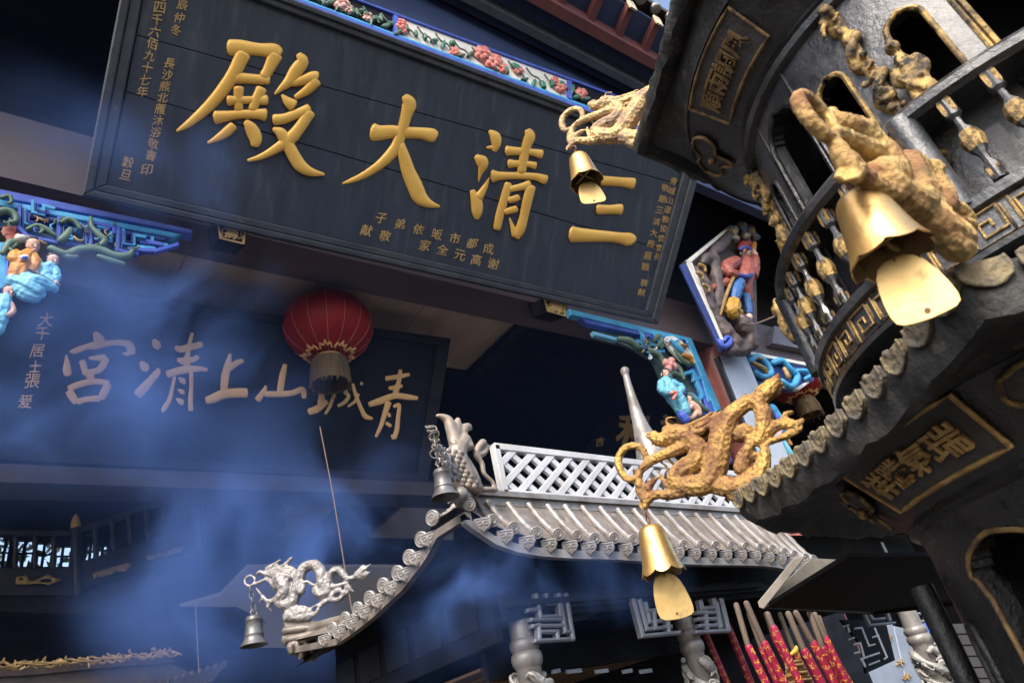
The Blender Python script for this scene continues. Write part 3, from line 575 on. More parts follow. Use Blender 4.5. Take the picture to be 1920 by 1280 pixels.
fig(f4, 'skirt', BLUEV, [[(740, 1060, 26), (760, 1085, 26)]], OR_, S2, Pb3)
mk('sash', ptube(Pb3, [(690, 950, 9, 5), (715, 945, 9, 5), (700, 980, 8, 5)], OR_, S2), PINK, f4, 60)
f5 = fgroup(rb, Pb3(1300, 770), label='bare child reaching up')
head(f5, Pb3, 778, 980, 20, OR_, S2, 1)
fig(f5, 'body', SKIN, [[(790, 1005, 20), (815, 1030, 24), (825, 1055, 20)], [(815, 1050, 14), (790, 1075, 12), (765, 1070, 10)], [(800, 1010, 10), (775, 1030, 10, 1)]], OR_, S2, Pb3)
for k in range(34):
    t = rng.uniform(0, 1); bx, by = (500+t*330, 700+t*300) if k % 2 else (520+rng.uniform(0, 200), 668+rng.uniform(0, 60)); a = rng.uniform(0, 6.3); r0 = rng.uniform(9, 18)
    scroll(Pb, rb, [(bx+r0*math.cos(a+u)*(1-u/8), by+r0*math.sin(a+u)*(1-u/8), rng.uniform(3, 5.5)) for u in np.linspace(0, rng.uniform(2, 5), 6)], [GREEN, BLUEL, GREEN, WHITE, GOLDS, CYAN, BLUEV][k % 7], .07+rng.uniform(0, .06), 'leaf_scroll', OR_, S2)
for k in range(30):
    bx, by = rng.uniform(-20, 760), 0; by = 250+bx*.16+rng.uniform(-40, 110)-bx*.03; a = rng.uniform(0, 6.3); r0 = rng.uniform(10, 22)
    scroll(Pb, lb, [(bx+r0*math.cos(a+u)*(1-u/8), by+r0*math.sin(a+u)*(1-u/8), rng.uniform(3.5, 6.5)) for u in np.linspace(0, rng.uniform(2, 5), 6)], [GREEN, BLUEL, GREEN, GREEN, GOLDS, BLUED, BLUEV][k % 7], .07+rng.uniform(0, .06), 'leaf_scroll', OL, SLc)
# carved post foot at the right of the gold dragon
pf = thing('carved_bracket', FY(5.6)(1455, 800), 'blue bracket foot with flower carving below the pale couplet board', 'bracket')
for k, (st, m_) in enumerate((([(1190, 1020, 20), (1230, 1080, 24), (1250, 1140, 22)], BLUEL), ([(1210, 1050, 12, 2), (1225, 1080, 12, 2)], BLUEV), ([(1220, 1170, 24), (1260, 1230, 24), (1300, 1290, 20)], CYAN), ([(1235, 1140, 10, 2), (1225, 1190, 14, 1.8)], ROSE), ([(890, 1190, 20), (920, 1240, 20), (980, 1290, 22)], BLUEV), ([(1270, 1180, 12, 1), (1290, 1210, 12, 1)], ORANGE))):
    remesh(mk('carving', ptube(FY(5.6), st, OR_, S2), m_, pf), .03, .04, .08)
# official on the diagonal strut
Po = FY(5.1)
ob = thing('carved_strut', Po(1390, 560), 'tall carved strut with a bearded official in a red robe beside the board', 'carved strut')
mk('strut_board', pslab(Po, rp([(745, 300), (980, 110), (1110, 140), (1120, 700), (1000, 760), (940, 740)]), .07, -.12), ROCK, ob)
mk('strut_edge', pslab(Po, rp([(735, 310), (765, 300), (955, 700), (945, 740)]), .04, .0, .01), BLUED, ob)
mk('strut_edge', pslab(Po, rp([(768, 298), (792, 290), (935, 640), (958, 690), (952, 705)]), .04, .02, .01), WHITE, ob)
mk('strut_edge', pslab(Po, rp([(762, 292), (985, 112), (990, 124), (786, 302)]), .04, .02, .01), WHITE, ob)
mk('scroll_end', join(ptube(Po, [(930, 690, 14), (950, 720, 14), (980, 705, 14), (985, 680, 12), (965, 672, 10), (955, 690, 8)], OR_, S2, off=.06)), BLUEV, ob, 60)
remesh(mk('rock_base', join(*[ptube(Po, s, OR_, S2) for s in ([(920, 580, 34), (960, 650, 46), (1010, 710, 46)], [(1040, 620, 50), (1080, 660, 46), (1090, 710, 36)], [(1000, 580, 36), (1060, 600, 44)], [(980, 740, 24), (1060, 730, 40)])]), ROCK, ob), .03, .08, .15)
remesh(mk('rock_ridge', join(*[ptube(Po, s, OR_, S2) for s in ([(820, 340, 30), (860, 420, 34), (880, 500, 30), (920, 580, 30)], [(900, 280, 30), (920, 400, 34), (930, 520, 30)], [(850, 300, 26), (930, 220, 30), (980, 170, 26)])]), ROCK, ob), .035, .08, .15)
remesh(mk('flower_crest', join(*[ptube(Po, [(x, y, r, 1)], OR_, S2) for x, y, r in ((1000, 140, 26), (1040, 120, 30), (1080, 140, 30), (1110, 170, 24), (1010, 180, 24), (1060, 170, 26))]), mat('blue and ochre carving', (.04, .12, .22), (.45, .28, .06), sc=9, rough=.5, bump=.5, bsc=15), ob), .03, .06, .06)
for x, y in ((830, 310), (850, 410), (820, 350)): mk('gilt_leaf', ptube(Po, [(x, y, 10), (x+22, y+14, 13), (x+30, y+34, 7)], OR_, S2, off=.12), GOLDS, ob, 60)
f6 = fgroup(ob, Po(1390, 520), label='bearded official in a brick red robe and blue trousers')
head(f6, Po, 1062, 250, 34, OR_, S2, 1, hair=False)
fig(f6, 'hat', mat('red cap paint', (.4, .06, .05), (.3, .04, .04), sc=8, rough=.5), [[(1030, 228, 18), (1062, 205, 26), (1088, 222, 18)], [(1070, 195, 16)]], OR_, S2, Po)
mk('hat_band', ptube(Po, [(1032, 232, 7, 3.5), (1062, 222, 7, 4.6), (1090, 232, 7, 3.5)], OR_, S2), BLUEV, f6, 60)
fig(f6, 'beard', HAIR, [[(1070, 276, 10, 2), (1072, 300, 12, 1.6), (1070, 322, 5, 1)], [(1040, 260, 5, 3), (1036, 295, 6, 2)]], OR_, S2, Po)
fig(f6, 'robe', ROBE, [[(1060, 300, 40), (1060, 350, 50), (1050, 390, 48), (1060, 440, 36), (1080, 480, 20)], [(1010, 295, 32), (965, 325, 36, .4), (985, 355, 28, 1.2), (1015, 360, 22, 1.7)], [(1095, 290, 28), (1102, 330, 30, .2), (1095, 370, 26, .4), (1105, 300, 26, .5), (1105, 270, 20, .6)], [(1000, 390, 30), (940, 410, 26), (890, 430, 12)]], OR_, S2, Po, disp=.016)
fig(f6, 'sash', BLUED, [[(1030, 365, 14, 3.2), (1065, 372, 14, 3.6), (1090, 362, 12, 3)]], OR_, S2, Po)
fig(f6, 'trousers', mat('blue trousers paint', (.03, .11, .32), (.04, .15, .38), sc=8, rough=.5, bump=.2), [[(1030, 400, 30, .8), (1015, 440, 30, 1), (1005, 480, 28, .8)], [(1060, 470, 26), (1070, 510, 24), (1078, 550, 20)]], OR_, S2, Po, disp=.012)
fig(f6, 'boots', mat('yellow boots', (.55, .33, .05), (.45, .24, .03), sc=8, rough=.5), [[(1000, 505, 38, .6), (990, 540, 42, .6), (1000, 560, 30, .8)], [(965, 545, 18), (1030, 550, 22, 1)]], OR_, S2, Po, disp=.01)
fig(f6, 'feet', SKIN, [[(1030, 575, 20, 1), (1055, 585, 16, 1.2)], [(1078, 570, 20, .6), (1075, 590, 14, 1)]], OR_, S2, Po)
fig(f6, 'hands', SKIN, [[(1000, 350, 15, 2.5), (1020, 358, 13, 3)], [(1108, 262, 16, 1.2), (1102, 245, 12, 1.2)]], OR_, S2, Po)
mk('tally', ptube(Po, [(1000, 375, 9, 4), (965, 460, 9, 3.5), (935, 560, 8, 3)], OR_, S2), GOLDS, f6, 60)
mk('sleeve_scroll', ptube(Po, [(1100, 240, 14, 1), (1104, 205, 13, 1)], OR_, S2), ORANGE, f6, 60)

# couplet board, right bracket, block and second lantern at right
cpl = FY(5.35); cb2 = thing('couplet_board', cpl(1415, 775), 'pale blue grey couplet board leaning on the red column', 'couplet board')
mk('board', pslab(cpl, [(1349, 667), (1396, 660), (1500, 905), (1447, 915)], .06, 0, .01), PALEB, cb2)
mk('edge', pslab(cpl, [(1345, 668), (1349, 667), (1447, 915), (1443, 916)], .08, .012), HAIR, cb2)
cbr = thing('cloud_bracket', FY(5.55)(1465, 700), 'cyan cloud bracket with gold centres right of the couplet board', 'bracket')
Pc2 = FY(5.55)
mk('back', pslab(Pc2, rp([(1060, 740), (1415, 820), (1400, 890), (1290, 945), (1110, 900)]), .06, -.02), BLUED, cbr)
mk('rail', pslab(Pc2, rp([(1050, 735), (1420, 808), (1418, 824), (1058, 752)]), .08, .02, .008), WHITE, cbr)
mk('rail', pslab(Pc2, rp([(1230, 920), (1330, 935), (1380, 900), (1375, 890), (1320, 918), (1240, 905)]), .08, .02, .008), WHITE, cbr)
for st in ([(1080, 790, 16), (1120, 770, 18), (1160, 800, 18), (1190, 850, 16), (1150, 870, 14), (1110, 850, 16)], [(1200, 800, 16), (1240, 790, 18), (1280, 830, 18), (1320, 870, 18), (1290, 920, 16), (1240, 890, 14)], [(1320, 840, 12), (1360, 840, 12), (1390, 860, 12), (1360, 880, 10)]): mk('cloud_scroll', ptube(Pc2, st, OR_, S2, off=.05), BLUEL, cbr, 60)
for st in ([(1100, 800, 10), (1150, 830, 16), (1165, 850, 9)], [(1255, 830, 12), (1275, 870, 15)], [(1110, 770, 9), (1140, 780, 9)]): mk('gilt_centre', ptube(Pc2, st, OR_, S2, off=.08), GOLDS, cbr, 60)
mk('crossbeam', pslab(FY(5.6), rp([(1205, 615), (1400, 655), (1395, 740), (1195, 700)]), .3), mat('grey beam', (.10, .10, .13), (.13, .13, .16), sc=2, rough=.5), label='grey painted beam end right of the carved official', cat='beam')
mk('pale_wire', ptube(FY(4.9), rp([(1035, 600), (1100, 607), (1200, 570), (1280, 525)]) and [(p[0], p[1], 1.6) for p in rp([(1035, 600), (1100, 607), (1200, 570), (1280, 525)])]), ROPE, label='thin curved pale wire hanging in front of the carved official', cat='wire')

# ---------------------------------------------------------------- lanterns
def lantern(c, r, label, drop):
    t = thing('red_lantern', c, label, 'lantern', 'red silk lanterns under the porch')
    hz = r*.80; n = 32; prof = []
    for i in range(13):
        a = -math.pi/2*.86+math.pi*.86*i/12; prof.append((math.cos(a)*r, math.sin(a)*hz))
    vs, fs = [], []
    for rr, z in prof:
        for k in range(n*2):
            an = math.pi*k/n; s = 1-.018*(k % 2); vs.append((c[0]+rr*s*math.cos(an), c[1]+rr*s*math.sin(an), c[2]+z))
    m = n*2
    for i in range(12):
        for k in range(m): fs.append([i*m+k, i*m+(k+1) % m, (i+1)*m+(k+1) % m, (i+1)*m+k])
    fs.append(list(range(m))[::-1]); fs.append([12*m+k for k in range(m)])
    mk('silk_body', (vs, fs), LRED, t, 30)
    for k in range(0, n, 1):
        an = 2*math.pi*k/n
        if k % 2: continue
        P = [(c[0]+rr*1.004*math.cos(an), c[1]+rr*1.004*math.sin(an), c[2]+z) for rr, z in prof]; mk('gold_rib', tube3(P, [r*.006]*13, 4, 1), RIBG, t)
    for z, s in ((hz*.99, .3), (-hz*.99, .3)): mk('collar', lathe((c[0], c[1], c[2]+z), [(r*s*.8, -.02*r), (r*s, -.05*r), (r*s, .05*r), (r*s*.8, .06*r)], 20), LEAFD, t, 40)
    for k in range(9):
        an = 2*math.pi*k/9; rr = .47*r; zz = -hz*.885
        P = [(c[0]+(rr+d_*r)*math.cos(an+b_), c[1]+(rr+d_*r)*math.sin(an+b_), c[2]+zz-.012*r+d_*r*.5) for d_, b_ in ((-.05, -.28), (.06, -.2), (.0, -.08), (.12, 0), (.0, .08), (.06, .2), (-.05, .28))]; mk('gold_cloud', tube3(P, [r*.02]*7, 5, 2), LEAF2, t)
    mk('tassel', lathe((c[0], c[1], c[2]-hz), [(r*.30, .0), (r*.38, -.05*r), (r*.40, -.3*r), (r*.42, -.62*r), (r*.36, -.62*r), (r*.33, -.2*r)], 26), TASS, t, 40)
    for k in range(40):
        an = 2*math.pi*k/40+rng.normal()*.04; L = rng.uniform(.6, .78)*r; x, y = c[0]+r*.405*math.cos(an), c[1]+r*.405*math.sin(an)
        mk('fringe', tube3([(x, y, c[2]-hz-.25*r), (x+.02*r*math.cos(an), y+.02*r*math.sin(an), c[2]-hz-L)], [r*.014, r*.01], 4, 1, False), TASS, t)
    mk('hanging_cord', tube3([(c[0], c[1], c[2]+hz), (c[0], c[1], drop)], [.008, .008], 5, 1), HAIR, t)
    return t
Pn = FY(6.75); LC = Pn(613, 616); LR = 85/F*depth(LC); lantern(LC, LR, 'round red lantern with brown tassel hanging before the gold inscription', cz-.01)
Pn2 = FY(6.2); L2 = Pn2(1490, 712); lantern(L2, 52/F*depth(L2), 'red lantern half hidden below the cyan cloud bracket', bz0-.01)
mk('cord', tube3([tuple(FY(4.6)(*p)) for p in ((600, 800), (625, 930), (645, 1055), (661, 1150))], [.0042]*4, 5, 2), ROPE, label='thin pale cord hanging down behind the grey dragon', cat='cord')
mk('cord', tube3([tuple(FY(6.9)(*p)) for p in ((366, 1120), (373, 1260))], [.004]*2, 5, 1), ROPE, label='faint thin cord above the brown shrine eave', cat='cord')

# ---------------------------------------------------------------- inner board
T2 = math.radians(24); P2 = Pl(FY(yb_-.35)(440, 880), (0, -math.cos(T2), -math.sin(T2)))
ib = thing('inner_board', P2(440, 885), 'dark inner board with six tan characters behind the red lantern', 'sign board')
ITL, ITR, IBR, IBL = (-40, 512), (846, 634), (803, 905), (-60, 858)
def qi(u, v): 
    return tuple((np.array(ITL)*(1-u)+np.array(ITR)*u)*(1-v)+(np.array(IBL)*(1-u)+np.array(IBR)*u)*v)
mk('panel', pslab(P2, [qi(.02, .05), qi(.98, .05), qi(.98, .95), qi(.02, .95)], .05), mat('blue black lacquer', (.007, .008, .013), (.012, .013, .018), sc=2, rough=.6, spec=.15), ib)
for a, b, c_, d in (((0, 0), (1, 0), (.975, .055), (.025, .055)), ((.975, .055), (1, 0), (1, 1), (.975, .945)), ((.025, .945), (.975, .945), (1, 1), (0, 1)), ((0, 0), (.025, .055), (.025, .945), (0, 1))):
    mk('frame_rail', pslab(P2, [qi(*a), qi(*b), qi(*c_), qi(*d)], .1, .05, .01), WOOD, ib)
GONG = [[(155, 415, 8), (163, 500, 34), (165, 600, 52), (178, 655, 42)], [(500, 155, 34), (540, 220, 62), (580, 305, 66)], [(200, 378, 12), (260, 370, 34), (400, 320, 36), (520, 300, 48), (680, 275, 34), (800, 270, 36), (900, 290, 44), (930, 340, 52), (938, 400, 48)], [(835, 400, 14), (900, 408, 28)],
 [(345, 492, 38), (370, 570, 40), (388, 645, 38)], [(430, 455, 15), (520, 455, 33), (620, 450, 44)], [(640, 460, 40), (592, 548, 44), (540, 608, 38)], [(385, 640, 44), (470, 622, 40), (555, 600, 36)], [(450, 640, 48), (445, 710, 46)],
 [(190, 825, 38), (280, 782, 40), (430, 742, 38), (560, 740, 36), (655, 760, 42)], [(658, 770, 44), (620, 850, 50), (572, 935, 44)], [(190, 855, 48), (230, 920, 50), (273, 985, 42)], [(295, 980, 40), (400, 950, 34), (555, 940, 40)]]
QING2 = [[(1207, 235, 25), (1235, 290, 54), (1268, 335, 34)], [(1052, 505, 26), (1095, 560, 54), (1128, 597, 34)], [(1015, 895, 58), (1090, 810, 56), (1180, 710, 46), (1250, 622, 40), (1250, 578, 14)], [(1668, 155, 18), (1640, 260, 25), (1615, 400, 30), (1592, 530, 52)],
 [(1465, 320, 20), (1520, 350, 40), (1640, 325, 42), (1780, 290, 36)], [(1490, 470, 20), (1560, 490, 44), (1680, 470, 34), (1735, 440, 30)], [(1370, 648, 45), (1480, 615, 45), (1600, 590, 48), (1750, 585, 32), (1845, 594, 22)],
 [(1455, 680, 20), (1430, 800, 22), (1395, 950, 28), (1330, 1060, 32), (1308, 1100, 15)], [(1655, 620, 25), (1655, 800, 25), (1645, 950, 30), (1650, 1080, 30)], [(1505, 690, 8), (1550, 725, 35), (1578, 762, 15)], [(1495, 830, 8), (1545, 860, 32), (1572, 882, 12)], [(1475, 940, 10), (1530, 980, 38), (1548, 1012, 18)]]
SHANG = [[(275, 105, 12), (255, 200, 30), (232, 300, 34), (222, 420, 30)], [(270, 220, 28), (330, 180, 25), (380, 160, 18)], [(78, 493, 30), (130, 478, 38), (220, 440, 40), (330, 430, 40), (410, 430, 40)]]
SHAN = [[(735, 195, 18), (715, 280, 28), (695, 400, 28), (690, 440, 26)], [(572, 372, 10), (560, 410, 20), (505, 488, 28)], [(570, 440, 24), (690, 440, 26), (800, 430, 24), (880, 402, 26), (895, 470, 20)]]
CHENG = [[(965, 396, 17), (1030, 405, 27), (1080, 376, 15)], [(1040, 325, 10), (1040, 420, 27), (1035, 520, 30)], [(935, 588, 27), (1000, 565, 31), (1085, 502, 20)], [(1190, 345, 10), (1150, 430, 14), (1110, 540, 14), (1072, 605, 10)], [(1250, 370, 10), (1240, 420, 18), (1265, 460, 16), (1230, 510, 16), (1178, 538, 13)], [(1300, 355, 12), (1330, 460, 16), (1380, 580, 18), (1410, 628, 21), (1465, 645, 11)], [(1350, 440, 11), (1320, 500, 13), (1262, 543, 10)], [(1372, 342, 10), (1376, 360, 13)]]
QING3 = [[(1700, 240, 16), (1690, 320, 18), (1660, 430, 25)], [(1580, 310, 20), (1680, 295, 20), (1775, 276, 14)], [(1605, 390, 15), (1660, 385, 20), (1715, 370, 12)], [(1440, 527, 22), (1540, 495, 30), (1650, 455, 25), (1760, 465, 24), (1843, 475, 16)], [(1600, 510, 27), (1570, 600, 22), (1540, 700, 18), (1495, 795, 12)], [(1645, 545, 14), (1690, 532, 16), (1680, 640, 18), (1670, 740, 20), (1648, 808, 20)], [(1628, 783, 10), (1645, 812, 15)], [(1600, 602, 14), (1610, 628, 13)], [(1582, 682, 14), (1618, 708, 15)]]
for st, org, s in ((GONG, (100, 600), 6.4), (QING2, (100, 600), 6.4), (SHANG, (370, 640), 4.465), (SHAN, (370, 640), 4.465), (CHENG, (370, 640), 4.465), (QING3, (370, 640), 4.465)): character(ib, P2, st, org, s, LEAF2, .35)
inscription('small_character', P2, [('大', 86, 599, 28), ('千', 79, 625, 26), ('居', 70, 657, 26), ('士', 66, 687, 22), ('張', 61, 714, 28), ('爰', 48, 752, 26)], LEAF2, ib, (1, .1), .006, .006)
Pi2 = FY(yb_-.3); mk('inner_beam', box((-8.8, yb_-.42, Pi2(100, 915)[2]), (xe+.5, yb_+.02, Pi2(100, 882)[2])), BEAMD, label='purple grey beam under the dark inner board', cat='beam')
# third board at the right, behind the finial
P3 = Pl(FY(8.6)(1170, 810), (0, -.95, -.3)); tb = thing('side_board', P3(1180, 840), 'black side board with gold character behind the grey finial', 'sign board')
mk('panel', pslab(P3, [(1120, 790), (1190, 740), (1290, 800), (1290, 900), (1080, 880)], .05), NAVY, tb)
inscription('character', P3, [('和', 1186, 805, 62)], LEAFD, tb, (1, .12), .02, .03); inscription('character', P3, [('吉', 1125, 828, 17)], LEAFD, tb, (1, .1), .01, .02); inscription('character', P3, [('祥', 1268, 810, 62)], LEAFD, tb, (1, .12), .02, .03)
bm_ = FY(9.0); mk('inner_beam', pslab(bm_, [(1080, 880), (1225, 770), (1232, 800), (1110, 900)], .3), mat('dim red beam', (.05, .025, .025), rough=.6), label='dim red beam slanting behind the black side board', cat='beam')

# ---------------------------------------------------------------- pale soffits, staircase, shrine roof inside the hall
Ps = Pl(FY(8.6)(650, 965), (0, -.78, -.62))
for pts, lab in (([(513, 925), (647, 932), (575, 1005), (524, 1004), (538, 985), (532, 946)], 'pale angular soffit panel right of the staircase'), ([(765, 939), (850, 943), (850, 1012), (693, 1007)], 'pale slanted soffit panel left of the roof corner')):
    mk('soffit_panel', pslab(Ps, pts, .08), PALE, label=lab, cat='soffit')
Ps3 = Pl(FY(8.4)(560, 1140), (0, -.78, -.62)); mk('soffit_panel', pslab(Ps3, [(338, 1137), (415, 1115), (466, 1062), (748, 1062), (652, 1215), (462, 1213), (500, 1165), (444, 1137)], .08), PALE, label='largest pale soffit panel behind the grey dragon', cat='soffit')
Pst = FY(10.5); st_ = thing('staircase', Pst(200, 1130), 'dark wooden staircase with balusters rising to the right in smoke', 'staircase')
def qd(nm, pts, th, mt, par=st_, pl=Pst, off=0., bev=.0): return mk(nm, pslab(pl, pts, th, off, bev), mt, par)
DKW = mat('dark stair timber', (.020, .019, .022), (.03, .028, .032), sc=3, rough=.45, spec=.3)
qd('handrail', [(-200, 990), (135, 995), (135, 1004), (-200, 999)], .12, DKW, off=.04); qd('handrail', [(150, 988), (365, 912), (368, 921), (152, 998)], .12, DKW, off=.04); qd('handrail', [(380, 905), (520, 850), (524, 858), (382, 914)], .12, DKW, off=.04)
qd('string_panel', [(-200, 1064), (135, 1064), (135, 1115), (-200, 1115)], .1, DKW); qd('string_panel', [(152, 1052), (365, 985), (370, 1035), (155, 1100)], .1, DKW)
qd('stringer', [(-200, 1116), (150, 1116), (520, 1000), (620, 960), (640, 990), (150, 1150), (-200, 1140)], .2, WOOD, off=-.03)
for x in (-60, -20, 28, 65, 100): mk('baluster', ptube(Pst, [(x+1, 1002, 3.5), (x+1, 1015, 5.5), (x+1, 1030, 4), (x, 1048, 6), (x, 1064, 4)]), DKW, st_, 60)
for x in (178, 211, 243, 275, 306, 338): y = 992-(x-152)*.36; mk('baluster', ptube(Pst, [(x-1, y, 3.5), (x, y+14, 5.5), (x+1, y+30, 4), (x+2, y+46, 6), (x+3, y+60, 4)]), DKW, st_, 60)
for x in (388, 404, 440): y = 906-(x-388)*.36; mk('baluster', ptube(Pst, [(x-1, y, 3.5), (x, y+14, 5), (x+2, y+46, 5), (x+3, y+56, 4)]), DKW, st_, 60)
for x, y, h in ((143, 992, 122), (372, 932, 90)):
    n_ = mk('newel_post', ptube(Pst, [(x, y, 9), (x, y+h*.5, 9), (x+2, y+h, 9)], sub=2), DKW, st_, 60); mk('gilt_cap', ptube(Pst, [(x-1, y-6, 9), (x-1, y-18, 7), (x-1, y-26, 3)]), LEAFD, n_, 60)
for pts in ([(30, 1080), (50, 1078), (52, 1092), (90, 1080), (112, 1087), (92, 1094), (60, 1092), (32, 1094)], [(175, 1074), (215, 1062), (246, 1056), (240, 1066), (205, 1074), (178, 1082)], [(278, 1042), (310, 1034), (346, 1024), (338, 1033), (305, 1042), (280, 1048)]):
    remesh(mk('gilt_carving', join(*[ptube(Pst, [(a[0]*(1-t)+b[0]*t, a[1]*(1-t)+b[1]*t, 3.2) for t in (0, .5, 1)], off=.06) for a, b in zip(pts, pts[1:]+pts[:1])]), GOLDS, st_), .03, .05, .08)
# back wall with windows open to the light outside
Pw = FY(15.6); wb = thing('rear_wall', Pw(80, 1080), 'dark rear wall with small bright windows behind the balusters', 'wall')
wins = [(-46, 2, 995, 1061), (2, 16, 1008, 1061), (30, 62, 1010, 1061), (68, 98, 1015, 1061), (103, 134, 1021, 1061), (163, 178, 1014, 1051), (184, 202, 1020, 1040)]
xsw = [Pw(a, 1030)[0] for a, b, c_, d in wins]; xew = [Pw(b, 1030)[0] for a, b, c_, d in wins]
zt = [Pw((a+b)/2, c_)[2] for a, b, c_, d in wins]; zb_ = [Pw((a+b)/2, d)[2] for a, b, c_, d in wins]
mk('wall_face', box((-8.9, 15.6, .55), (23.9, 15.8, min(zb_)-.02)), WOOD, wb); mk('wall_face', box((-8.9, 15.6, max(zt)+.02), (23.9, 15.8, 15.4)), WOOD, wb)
prev = -8.9
for i in range(len(wins)):
    mk('wall_pier', box((prev, 15.6, min(zb_)-.02), (xsw[i], 15.8, max(zt)+.02)), WOOD, wb); prev = xew[i]
    w_ = mk('window', join(box((xsw[i], 15.62, min(zb_)-.02), (xew[i], 15.78, zb_[i])), box((xsw[i], 15.62, zt[i]), (xew[i], 15.78, max(zt)+.02))), WOOD, wb)
    xm = (xsw[i]+xew[i])/2; mk('muntin', join(box((xm-.025, 15.66, zb_[i]), (xm+.025, 15.7, zt[i])), box((xsw[i], 15.65, (zb_[i]+zt[i])/2-.02), (xew[i], 15.655, (zb_[i]+zt[i])/2+.02))), WOOD, w_)
mk('wall_pier', box((prev, 15.6, min(zb_)-.02), (23.9, 15.8, max(zt)+.02)), WOOD, wb)
gs = []
for k in range(1500):
    c = np.array([rng.uniform(-2.5, 4.5), rng.uniform(17.5, 20), rng.uniform(6.3, 9.6)]); a = nrm(rng.normal(size=3)); b = nrm(np.cross(a, rng.normal(size=3))); s = rng.uniform(.06, .13)
    gs.append(([c-a*s*1.6, c+b*s*.7, c+a*s*1.6, c-b*s*.7], [(0, 1, 2, 3)]))
bush = mk('shrub', join(*gs), LEAVES, label='leafy green shrub seen through the small rear windows', cat='shrub')
# shrine roof low at left
Psh = FY(8.0); sh = thing('shrine_roof', Psh(200, 1275), 'low brown shrine eave with a gilded dragon scroll ridge', 'shrine')
mk('ridge_board', pslab(Psh, [(-150, 1252), (60, 1248), (200, 1240), (310, 1228), (330, 1240), (180, 1252), (60, 1264), (-150, 1275)], .2), TILE, sh)
mk('eave_slope', pslab(Psh, [(-150, 1270), (60, 1263), (310, 1238), (360, 1262), (430, 1236), (400, 1275), (330, 1290), (300, 1330), (-150, 1330)], .3, -.05), TILE, sh)
x = -30
def rl(x): return 1246-max(0, x-60)*.085
while x < 322:
    w_ = rng.uniform(24, 40); s_ = 1 if rng.random() > .5 else -1; h_ = rng.uniform(5, 9)
    mk('gilt_scroll', ptube(Psh, [(x-3, rl(x)+s_*h_*.7, 1.8), (x+w_*.3, rl(x)-s_*h_*.6, 2.6), (x+w_*.6, rl(x)-s_*h_*.7, 2.6), (x+w_+3, rl(x+w_)+s_*h_*.8, 1.6)], off=.08, seg=6), GOLDS, sh, 60)
    mk('gilt_scroll', ptube(Psh, [(x, rl(x)-4, 1.4), (x+w_*.5, rl(x)+rng.uniform(-3, 5), 1.8), (x+w_, rl(x)-2, 1.2)], off=.1, seg=6), GOLDS, sh, 60)
    for k in range(3):
        a = rng.uniform(0, 6.3); cx_, cy_ = x+rng.uniform(2, w_), rl(x)+rng.uniform(-9, 4); mk('gilt_leaf', ptube(Psh, [(cx_, cy_, 1.0), (cx_+4*math.cos(a), cy_+4*math.sin(a), 2.2), (cx_+8*math.cos(a+.5), cy_+8*math.sin(a+.5), .7)], off=.09, seg=5), GOLDS, sh, 60)
    x += w_*.62
for k in range(9): x = 300+k*15; y = 1279-k*4.6; mk('eave_tile', ptube(Psh, [(x, y, 5), (x+1, y+5, 4)], off=.02, seg=8), TILE, sh, 60)
# ---------------------------------------------------------------- the great iron incense burner on the right
BX, BYc = 1.70, .19; AZ0 = 119.1
def cyl(r, az, z): a = math.radians(az); return np.array([BX+r*math.cos(a), BYc+r*math.sin(a), z])
def azplane(az): a = math.radians(az); return Pl([BX, BYc, 0], [math.sin(a), -math.cos(a), 0])
def on_cyl(x, y, r):
    d = ray(x, y); o = CAM[:2]-np.array([BX, BYc]); a = d[0]**2+d[1]**2; b = 2*(o@d[:2]); c = o@o-r*r; q_ = b*b-4*a*c
    t = (-b-math.sqrt(max(q_, 0)))/(2*a); p = CAM+d*t; return math.degrees(math.atan2(p[1]-BYc, p[0]-BX)) % 360, p[2]
ibn = thing('incense_burner', (BX, BYc, 0), 'great black cast iron incense burner with two tiered roofs and gilt dragons', 'incense burner')
def rev(name, prof, mt, seg=120, parent=ibn, smooth=35, a0=0): return mk(name, lathe((BX, BYc, 0), prof, seg, a0=a0), mt, parent, smooth)
def hexroof(name, R_, zc, sag, rim, inner, under):
    rows = []; naz = 180
    for k in range(naz):
        az = AZ0+k*360./naz; t = (k*360./naz) % 60/60*2-1; phi = math.radians(((k*360./naz) % 60)-30)
        rho = R_*math.cos(math.pi/6)/math.cos(phi); ze = zc-sag*(1-abs(t)**2.2)
        j = .0; jr = lambda s: rng.normal()*s
        ri, zi = inner; ru, zu = under
        rw = [(ri, zi), (ri+(rho-ri)*.35, zi+(ze-zi)*.55), (ri+(rho-ri)*.7, zi+(ze-zi)*.9), (rho-.03, ze+.012), (rho-.012+jr(.002), ze+.008+jr(.002)), (rho+jr(.003), ze-.006+jr(.002)), (rho+.004+jr(.003), ze-rim*.5+jr(.003)), (rho-.002+jr(.003), ze-rim+jr(.004)), (rho-.02, ze-rim-.004), (rho-.05, ze-rim+.012), (max(ru, rho-.12)*.5+ru*.5, zu+(ze-rim-zu)*.3+.01), (ru, zu)]
        rows.append([cyl(r, az, z) for r, z in rw])
    m = len(rows[0]); V = [p for r in rows for p in r]; f = []
    for k in range(naz):
        for j in range(m-1): a, b = k*m+j, ((k+1) % naz)*m+j; f.append([a, a+1, b+1, b])
    return mk(name, (V, f), IRONR, ibn, 50)
low = hexroof('lower_roof', .80, 1.985, .032, .066, (.40, 2.14), (.605, 1.93))
upp = hexroof('upper_roof', .722, 3.05, .004, .045, (.30, 3.5), (.58, 2.915))
rev('roof_finial', [(.30, 3.5), (.2, 3.6), (.12, 3.75), (.16, 3.85), (.02, 4.0)], IRON, 40)
rev('body', [(.50, .75), (.49, .9), (.47, 1.2), (.485, 1.5)], IRON, 60)
